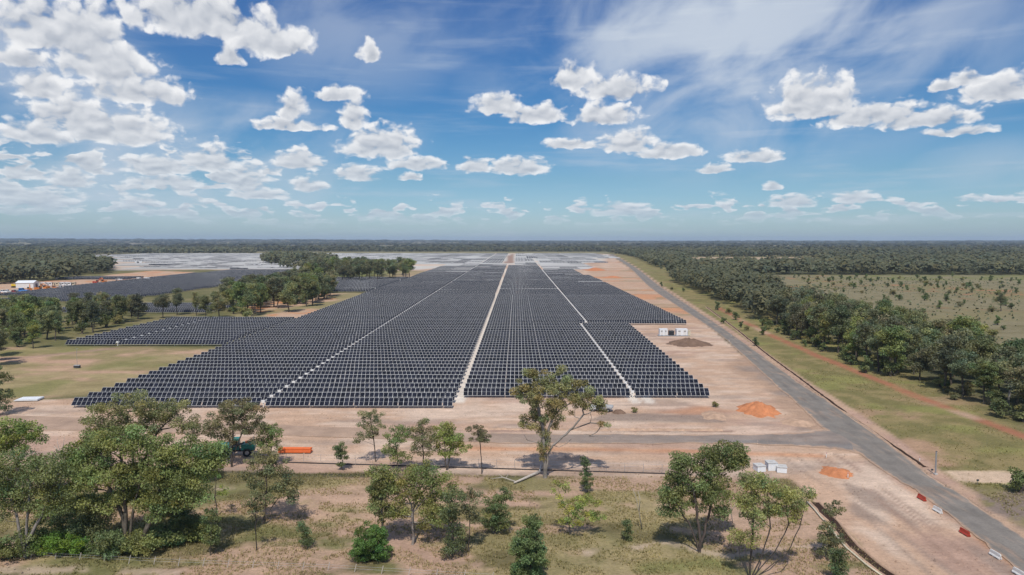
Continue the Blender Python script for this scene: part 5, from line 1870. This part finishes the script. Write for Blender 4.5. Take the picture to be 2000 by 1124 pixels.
# ------------------------------------------------------------------ fences
def fence(name, label, pts, gap, h, post_r, post_mat, wires, lean=0.0, cloth=None):
    root = empty(name, pts[0])
    tag(root, label, 'fence')
    mb0 = MB().tube([(0, 0, -0.2), (lean * h, lean * 0.2, h)], post_r, 5)
    pm = mb0.mesh('post', [post_mat])
    o0 = pts[0]
    Q = []
    for a, b in zip(pts[:-1], pts[1:]):
        n = max(1, int((b - a).length / gap))
        for k in range(n):
            Q.append(a.lerp(b, k / n))
    Q.append(pts[-1])
    for q in Q:
        link('post', pm, root, q - o0)
    for w in wires:
        mb1 = MB().tube([tuple(q - o0 + Vector((lean * w, lean * .2 * w, w))) for q in Q], 0.012, 3)
        mb1.build('wire', M_STEEL, root)
    if cloth:
        V, F = [], []
        for q in Q:
            V += [tuple(q - o0 + Vector((0, -0.03, -0.05))), tuple(q - o0 + Vector((0, -0.03, cloth))), tuple(q - o0 + Vector((0, 0.03, cloth))), tuple(q - o0 + Vector((0, 0.03, -0.05)))]
        for i in range(len(Q) - 1):
            for k in range(3):
                F.append((i * 4 + k, (i + 1) * 4 + k, (i + 1) * 4 + k + 1, i * 4 + k + 1))
        link('silt_cloth', mesh_np('silt_cloth', np.array(V), np.array(F), [M_SILT]), root)
    return root


fence('wire_fence', 'old wire fence of short pale posts along the bottom left edge', [at(-80, 1081), at(300, 1101), at(640, 1113), at(960, 1132)], 3.05, 0.85, 0.045, M_LOG, (0.3, 0.6), 0.28)
fence('site_fence', 'thin steel fence with low black silt cloth along the scrub edge', [at(560, 904), at(900, 914), at(1330, 927)], 3.1, 1.7, 0.03, M_STEEL, (0.5, 1.1, 1.6), 0.0, 0.16)


# ------------------------------------------------------------------ inverter stations and cabins
def cabin_mesh():
    pass


def container(root, x, L, W, H, mt, z=0.25, doors=2):
    """ribbed steel box on skids with doors and vents"""
    mb = MB().box((x, 0, z + H / 2), (L, W, H))
    n = int(L / 0.45)
    for i in range(n):
        xx = x - L / 2 + (i + 0.5) * L / n
        for s_ in (-1, 1):
            mb.box((xx, s_ * (W / 2 + 0.02), z + H / 2), (0.18, 0.05, H - 0.35))
    mb.box((x, 0, z + H + 0.03), (L + 0.08, W + 0.08, 0.07))
    b = mb.build('enclosure', mt, root)
    for k in range(doors):
        xx = x - L / 4 + k * L / 2
        MB().box((xx, -W / 2 - 0.06, z + H * 0.46), (L * 0.26, 0.04, H * 0.82)).build('door', M_WPLAST, b)
        m2 = MB()
        for j in range(4):
            m2.box((xx, -W / 2 - 0.09, z + H * 0.62 + j * 0.12), (L * 0.18, 0.03, 0.06))
        m2.build('vent', M_DARK, b)
    return b


def inverter_station(name, label, loc, rz=0.0, group=None, s_=1.0):
    root = empty(name, loc, rz)
    root.scale = (s_, s_, s_)
    tag(root, label, 'inverter station', group)
    MB().box((0, 0, 0.12), (13.0, 2.9, 0.22)).build('skid', M_STEEL, root)
    container(root, -4.3, 3.3, 2.5, 2.6, M_WHITE)
    container(root, 3.4, 4.6, 2.5, 2.6, M_WHITE)
    mb = MB().box((-0.9, 0, 1.15), (2.1, 1.7, 1.8))
    for i in range(9):
        mb.box((-1.75 + i * 0.21, -1.0, 1.1), (0.06, 0.35, 1.4))
        mb.box((-1.75 + i * 0.21, 1.0, 1.1), (0.06, 0.35, 1.4))
    for i in range(3):
        mb.tube([(-1.5 + i * 0.6, 0, 2.05), (-1.5 + i * 0.6, 0, 2.5)], 0.08, 6)
    mb.build('transformer', M_DARK, root)
    m2 = MB().box((6.6, 0.2, 1.0), (1.0, 1.5, 1.9)); m2.box((6.6, 0.2, 2.0), (1.15, 1.65, 0.1))
    m2.build('cabinet', M_CREAM, root)
    return root


p = at(1315, 656)
inverter_station('inverter_station', 'white inverter station with dark transformer at the notch of the right solar rows', (p.x, p.y, 0))
for (px, py, lab) in ((280, 548, 'white inverter station in the middle of the dark left solar field'), (214, 508, 'small far white inverter station at the edge of the left pale rows'), (271, 514, 'far white station in the left pale field'),
                      (503, 520, 'far white inverter station left of the far grove'), (1183, 501, 'tiny white station near the far end of the gravel road')):
    p = at(px, py)
    inverter_station('inverter_station', lab, (p.x, p.y, 0), 0.1)


def site_office(label, px, py, rz=0.0, mt=None, L=7.2):
    p = at(px, py)
    root = empty('site_office', (p.x, p.y, 0), rz)
    tag(root, label, 'site office', 'white site offices')
    mb = MB().box((0, 0, 1.75), (L, 3.0, 2.6)); mb.box((0, 0, 3.1), (L + .3, 3.3, 0.12)); mb.box((0, 0, 0.25), (L - .4, 2.6, 0.4))
    mb.build('cabin', mt or M_WHITE, root)
    for k in (-1, 1):
        MB().box((k * L * 0.27, -1.53, 1.95), (1.5, 0.06, 0.9)).build('window', M_GLASS, root)
    MB().box((0, -1.53, 1.5), (0.9, 0.06, 2.0)).build('door', M_DARK, root)


for i, (px, w) in enumerate(((72, 7.0), (84, 6.0), (96, 6.5), (109, 7.0), (121, 6.0), (133, 6.5), (142, 5.0))):
    site_office(f"white site office, {ORD(i + 1)} from the left in the compound row", px, 559.0 - (px - 70) * 0.012, 0.05, M_WHITE if i % 3 else M_CREAM, w)
p = at(54, 562)
root = empty('site_shed', (p.x, p.y, 0), 0.25)
tag(root, 'white gable-roofed shed at the left end of the compound', 'shed')
prof = [(-5.5, 0), (5.5, 0), (5.5, 4.2), (0, 5.8), (-5.5, 4.2)]
mb = MB().prism([(y, z) for y, z in prof], -6.5, 6.5); mb.build('wall', M_WPLAST, root)
mb = MB()
for s_ in (-1, 1):
    mb.add([(-6.9, s_ * 5.9, 4.15), (6.9, s_ * 5.9, 4.15), (6.9, 0, 5.95), (-6.9, 0, 5.95), (-6.9, s_ * 5.9, 4.27), (6.9, s_ * 5.9, 4.27), (6.9, 0, 6.07), (-6.9, 0, 6.07)],
           [(0, 1, 2, 3), (4, 5, 6, 7), (0, 1, 5, 4), (1, 2, 6, 5), (2, 3, 7, 6), (3, 0, 4, 7)])
mb.build('roof', M_WHITE, root)
MB().box((6.55, 0.5, 1.7), (0.1, 4.0, 3.4)).build('door', M_DARK, root)


def wheel_mesh(r, w):
    mb = MB().tube([(-w / 2, 0, 0), (w / 2, 0, 0)], r, 14)
    return mb.mesh('wheel', [M_BLACK])


def add_wheels(root, xs, half, r, w):
    """axles across y; wheels turn about y"""
    tm = MB().tube([(0, -w / 2, 0), (0, w / 2, 0)], r, 14).mesh('wheel', [M_BLACK])
    hm = MB().tube([(0, -w / 2 - 0.02, 0), (0, w / 2 + 0.02, 0)], r * 0.5, 10).mesh('hub', [M_STEEL])
    for x in xs:
        for s_ in (-1, 1):
            o_ = link('wheel', tm, root, (x, s_ * half, r))
            link('hub', hm, o_)


def utility_truck(label, loc, rz, mt, bed=None, s_=1.0, cat='truck', name='site_truck'):
    root = empty(name, loc, rz)
    root.scale = (s_,) * 3
    tag(root, label, cat)
    add_wheels(root, (-1.55, 1.5), 0.78, 0.38, 0.26)
    mb = MB().prism([(-0.9, 0.45), (0.9, 0.45), (0.92, 0.85), (0.88, 1.05), (-0.88, 1.05), (-0.92, 0.85)], 0.45, 2.45)
    mb.box((-0.2, 0, 0.65), (4.2, 1.2, 0.25))
    body = mb.build('body', mt, root)
    cab = MB().add([(-0.55, -0.88, 0.6), (0.95, -0.88, 0.6), (0.95, 0.88, 0.6), (-0.55, 0.88, 0.6), (-0.5, -0.75, 1.75), (0.45, -0.75, 1.75), (0.45, 0.75, 1.75), (-0.5, 0.75, 1.75)],
                   [(3, 2, 1, 0), (4, 5, 6, 7), (0, 1, 5, 4), (1, 2, 6, 5), (2, 3, 7, 6), (3, 0, 4, 7)]).build('cab', mt, root)
    w = MB()
    for s in (-1, 1):
        w.add([(-0.45, s * 0.86, 1.15), (0.62, s * 0.86, 1.15), (0.38, s * 0.79, 1.65), (-0.42, s * 0.79, 1.65)], [(0, 1, 2, 3)])
    w.add([(0.80, -0.78, 1.12), (0.80, 0.78, 1.12), (0.49, 0.70, 1.68), (0.49, -0.70, 1.68)], [(0, 1, 2, 3)])
    w.build('window', M_GLASS, cab)
    t = MB().box((-1.55, 0, 0.92), (1.95, 1.8, 0.12)); t.box((-1.55, -0.88, 1.1), (1.95, 0.05, 0.32)); t.box((-1.55, 0.88, 1.1), (1.95, 0.05, 0.32)); t.box((-2.5, 0, 1.1), (0.05, 1.8, 0.32)); t.box((-0.62, 0, 1.3), (0.06, 1.7, 0.7))
    t.build('tray', bed or M_ALU, root)
    return root


def excavator(label, loc, rz, mt, s_=1.0):
    root = empty('excavator', loc, rz)
    root.scale = (s_,) * 3
    tag(root, label, 'excavator')
    for s in (-1, 1):
        MB().prism([(s * 1.1 - 0.3, 0.1), (s * 1.1 + 0.3, 0.1), (s * 1.1 + 0.3, 0.85), (s * 1.1 - 0.3, 0.85)], -1.9, 1.9).build('track', M_BLACK, root)
    h_ = MB().box((-0.6, 0, 1.5), (2.6, 2.4, 1.0)); h_.box((-1.4, 0, 2.1), (1.0, 2.2, 0.4)); h_.build('housing', mt, root)
    c = MB().box((0.5, 0.65, 2.2), (1.3, 1.0, 1.5), taper=0.9).build('cab', M_GLASS, root)
    MB().tube([(0.6, -0.2, 1.7), (2.6, -0.2, 4.2), (4.4, -0.2, 3.4)], [0.28, 0.24, 0.18], 4).build('boom', mt, root)
    MB().tube([(4.4, -0.2, 3.5), (4.9, -0.2, 1.2)], [0.2, 0.14], 4).build('arm', mt, root)
    MB().prism([(-0.6, 0.3), (0.2, 0.3), (0.2, 1.2), (-0.6, 1.0)], 4.5, 5.3).build('bucket', M_STEEL, root)
    return root


for (px, py, mt_, sc_, rz, lab) in ((5, 573, M_WHITE, 1.25, 0.2, 'white site truck at the left edge of the compound'), (14, 572, M_WHITE, 1.2, 0.1, 'second white site truck from the left edge of the compound'),
                                    (27, 574, M_RED, 1.35, 0.0, 'red site truck between white trucks and blue truck'), (42, 572, M_BLUE, 1.8, 0.2, 'blue site truck in front of the white shed'),
                                    (105, 565, M_OMACH, 1.3, 0.3, 'orange site truck below the middle site offices'), (118, 564, M_WHITE, 1.2, 0.0, 'white site truck below the middle site offices'),
                                    (133, 563, M_WHITE, 1.2, 0.2, 'white site truck at the right end of the vehicle line'), (232, 548, M_WHITE, 1.1, 0.4, 'lone white site truck left of the field inverter station')):
    p = at(px, py)
    utility_truck(lab, (p.x, p.y, 0), rz, mt_, None, sc_ * 1.15)
for (px, py, mt_, rz, lab) in ((30, 562, M_YELLOW, 0.4, 'yellow excavator left of the white shed'), (58, 571, M_OMACH, 2.2, 'orange excavator in front of the white shed'), (76, 569, M_OMACH, 0.2, 'orange excavator second in the machine line'),
                               (90, 567, M_OMACH, 2.8, 'orange excavator third in the machine line'), (188, 556, M_RED, 0.3, 'red excavator on the haul road right of the offices'), (203, 555, M_OMACH, 2.6, 'orange excavator at the right end of the haul road')):
    p = at(px, py)
    excavator(lab, (p.x, p.y, 0), rz, mt_, 1.35)

p = at(1174, 803)
utility_truck('white utility truck parked behind the great gum', (p.x, p.y, 0), 2.9, M_WHITE, s_=1.1)

# teal drilling rig behind the thicket
p = at(466, 890)
root = empty('drilling_rig', (p.x, p.y, 0), R(12))
tag(root, 'teal drilling rig with big black wheels behind the left thicket', 'drilling rig')
root.scale = (1.05,) * 3
add_wheels(root, (-2.2, 1.6), 0.95, 0.72, 0.45)
MB().box((-0.2, 0, 1.0), (6.0, 1.1, 0.35)).build('chassis', M_DARK, root)
MB().prism([(-0.95, 1.15), (0.95, 1.15), (0.95, 2.2), (-0.95, 2.2)], 0.6, 2.9).build('engine_cover', M_TEAL, root)
MB().box((-2.3, 0, 1.75), (1.9, 1.9, 1.1)).build('tank', M_TEAL, root)
c = MB().box((-0.4, 0.1, 2.2), (1.3, 1.7, 1.9), taper=0.88).build('cab', M_TEAL, root)
MB().box((-0.4, -0.77, 2.5), (0.9, 0.06, 0.8)).build('window', M_GLASS, c)
MB().tube([(-3.4, -0.9, 0.9), (1.2, -1.1, 2.6)], 0.16, 6).build('boom', M_DARK, root)
MB().tube([(2.5, 0.5, 2.1), (2.5, 0.5, 3.2)], 0.07, 6).build('exhaust', M_STEEL, root)
MB().box((1.4, 0.2, 2.35), (0.5, 0.5, 0.3)).build('beacon', M_ORANGE, root)

# bundle of orange conduit
a = at(552, 886); b = at(596, 887)
root = empty('conduit_bundle', ((a.x + b.x) / 2, a.y, 0))
tag(root, 'stack of bright orange conduit pipes lying on bare earth', 'pipes')
half = (b.x - a.x) / 2 + 0.9
pm = MB().tube([(-half, 0, 0), (half, 0, 0)], 0.15, 9).mesh('pipe', [M_ORANGE])
for k, (yy, zz) in enumerate([(j * 0.31, 0.26) for j in range(4)] + [(0.155 + j * 0.31, 0.53) for j in range(4)] + [(0.31 + j * 0.31, 0.80) for j in range(3)]):
    link('pipe', pm, root, (rt.uniform(-.12, .12), yy, zz))
for x in (-half * .6, half * .6):
    MB().box((x, 0.45, 0.05), (0.12, 1.5, 0.1)).build('bearer', M_TIMBER, root)

# white precast pits beside the road
for (px, py, w, h, rz, lab) in ((1483, 919, 1.5, 0.95, 0.15, 'white precast concrete box, left of the three beside the road'), (1506, 917, 1.6, 1.3, 0.0, 'tallest white precast concrete box, middle of the three'),
                                (1526, 921, 1.6, 0.9, -0.25, 'white precast concrete box, right of the three beside the road')):
    p = at(px, py)
    root = empty('concrete_box', (p.x, p.y, 0), rz)
    tag(root, lab, 'concrete box', 'white precast boxes')
    MB().box((0, 0, h / 2), (w, 1.7, h)).build('wall', M_WHITE, root)
    m2 = MB().box((0, 0, h + 0.05), (w + 0.14, 1.84, 0.09)); m2.tube([(-.25, 0, h + .09), (-.25, 0, h + .22), (.25, 0, h + .22), (.25, 0, h + .09)], 0.03, 4); m2.build('lid', M_CONC, root)


# water-filled road barriers
def barrier(label, px, py, mt_, rz):
    p = at(px, py)
    root = empty('road_barrier', (p.x, p.y, 0.02), rz)
    root.scale = (0.78, 0.75, 0.66)
    tag(root, label, 'barrier', 'plastic barriers along the road')
    prof = [(-0.32, 0.0), (0.32, 0.0), (0.32, 0.2), (0.16, 0.45), (0.12, 0.92), (-0.12, 0.92), (-0.16, 0.45), (-0.32, 0.2)]
    mb = MB().prism(prof, -1.05, 1.05)
    mb.box((0, 0, 0.98), (1.9, 0.16, 0.1)); mb.box((-1.1, 0, 0.5), (0.1, 0.1, 0.7)); mb.box((1.1, 0, 0.5), (0.1, 0.1, 0.7))
    mb.build('shell', mt_, root)
    m2 = MB()
    for x in (-0.5, 0.5):
        m2.box((x, 0, 0.03), (0.5, 0.68, 0.1))
    m2.build('foot', M_DARK, root)
    MB().tube([(0, 0, 0.92), (0, 0, 0.97)], 0.09, 8).build('cap', M_DARK, root)


rzz = math.atan2(15, -1.3)
barrier('red plastic road barrier furthest up the gravel road', 1800, 976, M_RED, rzz)
barrier('white plastic road barrier between the two red ones', 1831, 1000, M_WPLAST, rzz)
barrier('red plastic road barrier nearer the bottom right corner', 1884, 1044, M_RED, rzz)
barrier('white plastic road barrier below the nearer red one', 1944, 1088, M_WPLAST, rzz)
barrier('white plastic road barrier cut by the bottom right corner', 1990, 1124, M_WPLAST, rzz)

# mast with cabinet on the grass field
p = at(151, 719)
root = empty('weather_mast', (p.x, p.y, 0))
tag(root, 'thin grey weather mast with small cabinet on the grass field', 'mast')
MB().tube([(0, 0, 0), (0, 0, 6.2)], [0.06, 0.03], 6).build('pole', M_STEEL, root)
MB().box((0, -0.1, 0.45), (1.7, 0.9, 0.7)).build('cabinet', M_DARK, root)
MB().box((0.2, 0, 6.1), (0.9, 0.06, 0.06)).build('crossarm', M_STEEL, root)
MB().box((0, -0.1, 0.86), (1.8, 1.0, 0.06)).build('lid', M_ALU, root)

p = at(57, 782)
root = empty('slab_stack', (p.x, p.y, 0), R(6))
tag(root, 'flat stack of white panels lying at the left edge of the field', 'slab stack')
for k in range(3):
    MB().box((0.1 * k, 0.06 * k, 0.22 + k * 0.13), (5.6 - 0.3 * k, 3.0, 0.10)).build('slab', M_WHITE, root)
for x in (-1.8, 1.8):
    MB().box((x, 0, 0.08), (0.15, 2.8, 0.16)).build('bearer', M_TIMBER, root)

p = at(1827, 927)
root = empty('steel_post', (p.x, p.y, 0))
tag(root, 'plain grey steel post beside the sandy crossing', 'post')
MB().tube([(0, 0, -.1), (0, 0, 4.0)], 0.13, 8).build('pole', M_STEEL, root)
MB().box((0, 0, 0.1), (0.5, 0.5, 0.2)).build('footing', M_CONC, root)
MB().tube([(0, 0, 4.0), (0, 0, 4.06)], 0.15, 8).build('cap', M_DARK, root)
for (px, py, lab) in ((1909, 947, 'small dark marker sign below the sandy crossing'), (1820, 926, 'small dark marker at the foot of the grey post')):
    p = at(px, py)
    root = empty('marker_sign', (p.x, p.y, 0))
    tag(root, lab, 'sign')
    MB().tube([(0, 0, 0), (0, 0, 0.9)], 0.03, 5).build('post', M_STEEL, root)
    MB().box((0, -0.04, 0.75), (0.4, 0.03, 0.32)).build('plate', M_DARK, root)
for (px, py, lab) in ((1424, 668, 'white road edge marker on the verge halfway up the road'), (1428, 658, 'white road edge marker just above the halfway one'), (1796, 902, 'white trench marker near the grey post'), (1614, 894, 'white survey stake beside the flat orange pile'), (1656, 934, 'white survey stake on the flat orange pile')):
    p = at(px, py)
    root = empty('marker_stake', (p.x, p.y, 0))
    tag(root, lab, 'stake')
    MB().box((0, 0, 0.5), (0.12, 0.05, 1.0)).build('stake', M_WPLAST, root)
    MB().box((0, -0.03, 0.85), (0.14, 0.02, 0.16)).build('reflector', M_RED, root)

# ------------------------------------------------------------------ air
def build_haze():
    m = bpy.data.materials.new('haze')
    m.use_nodes = True
    nt = m.node_tree
    nt.nodes.remove(nt.nodes['Principled BSDF'])
    v = nt.nodes.new('ShaderNodeVolumePrincipled')
    v.inputs['Color'].default_value = (0.60, 0.74, 0.92, 1)
    v.inputs['Density'].default_value = 0.00006
    v.inputs['Anisotropy'].default_value = 0.0
    nt.links.new(v.outputs[0], nt.nodes['Material Output'].inputs['Volume'])
    mb = MB().box((0, 14000, 75), (90000, 34000, 160))
    o_ = mb.build('haze', m)
    tag(o_, kind='stuff')


build_haze()
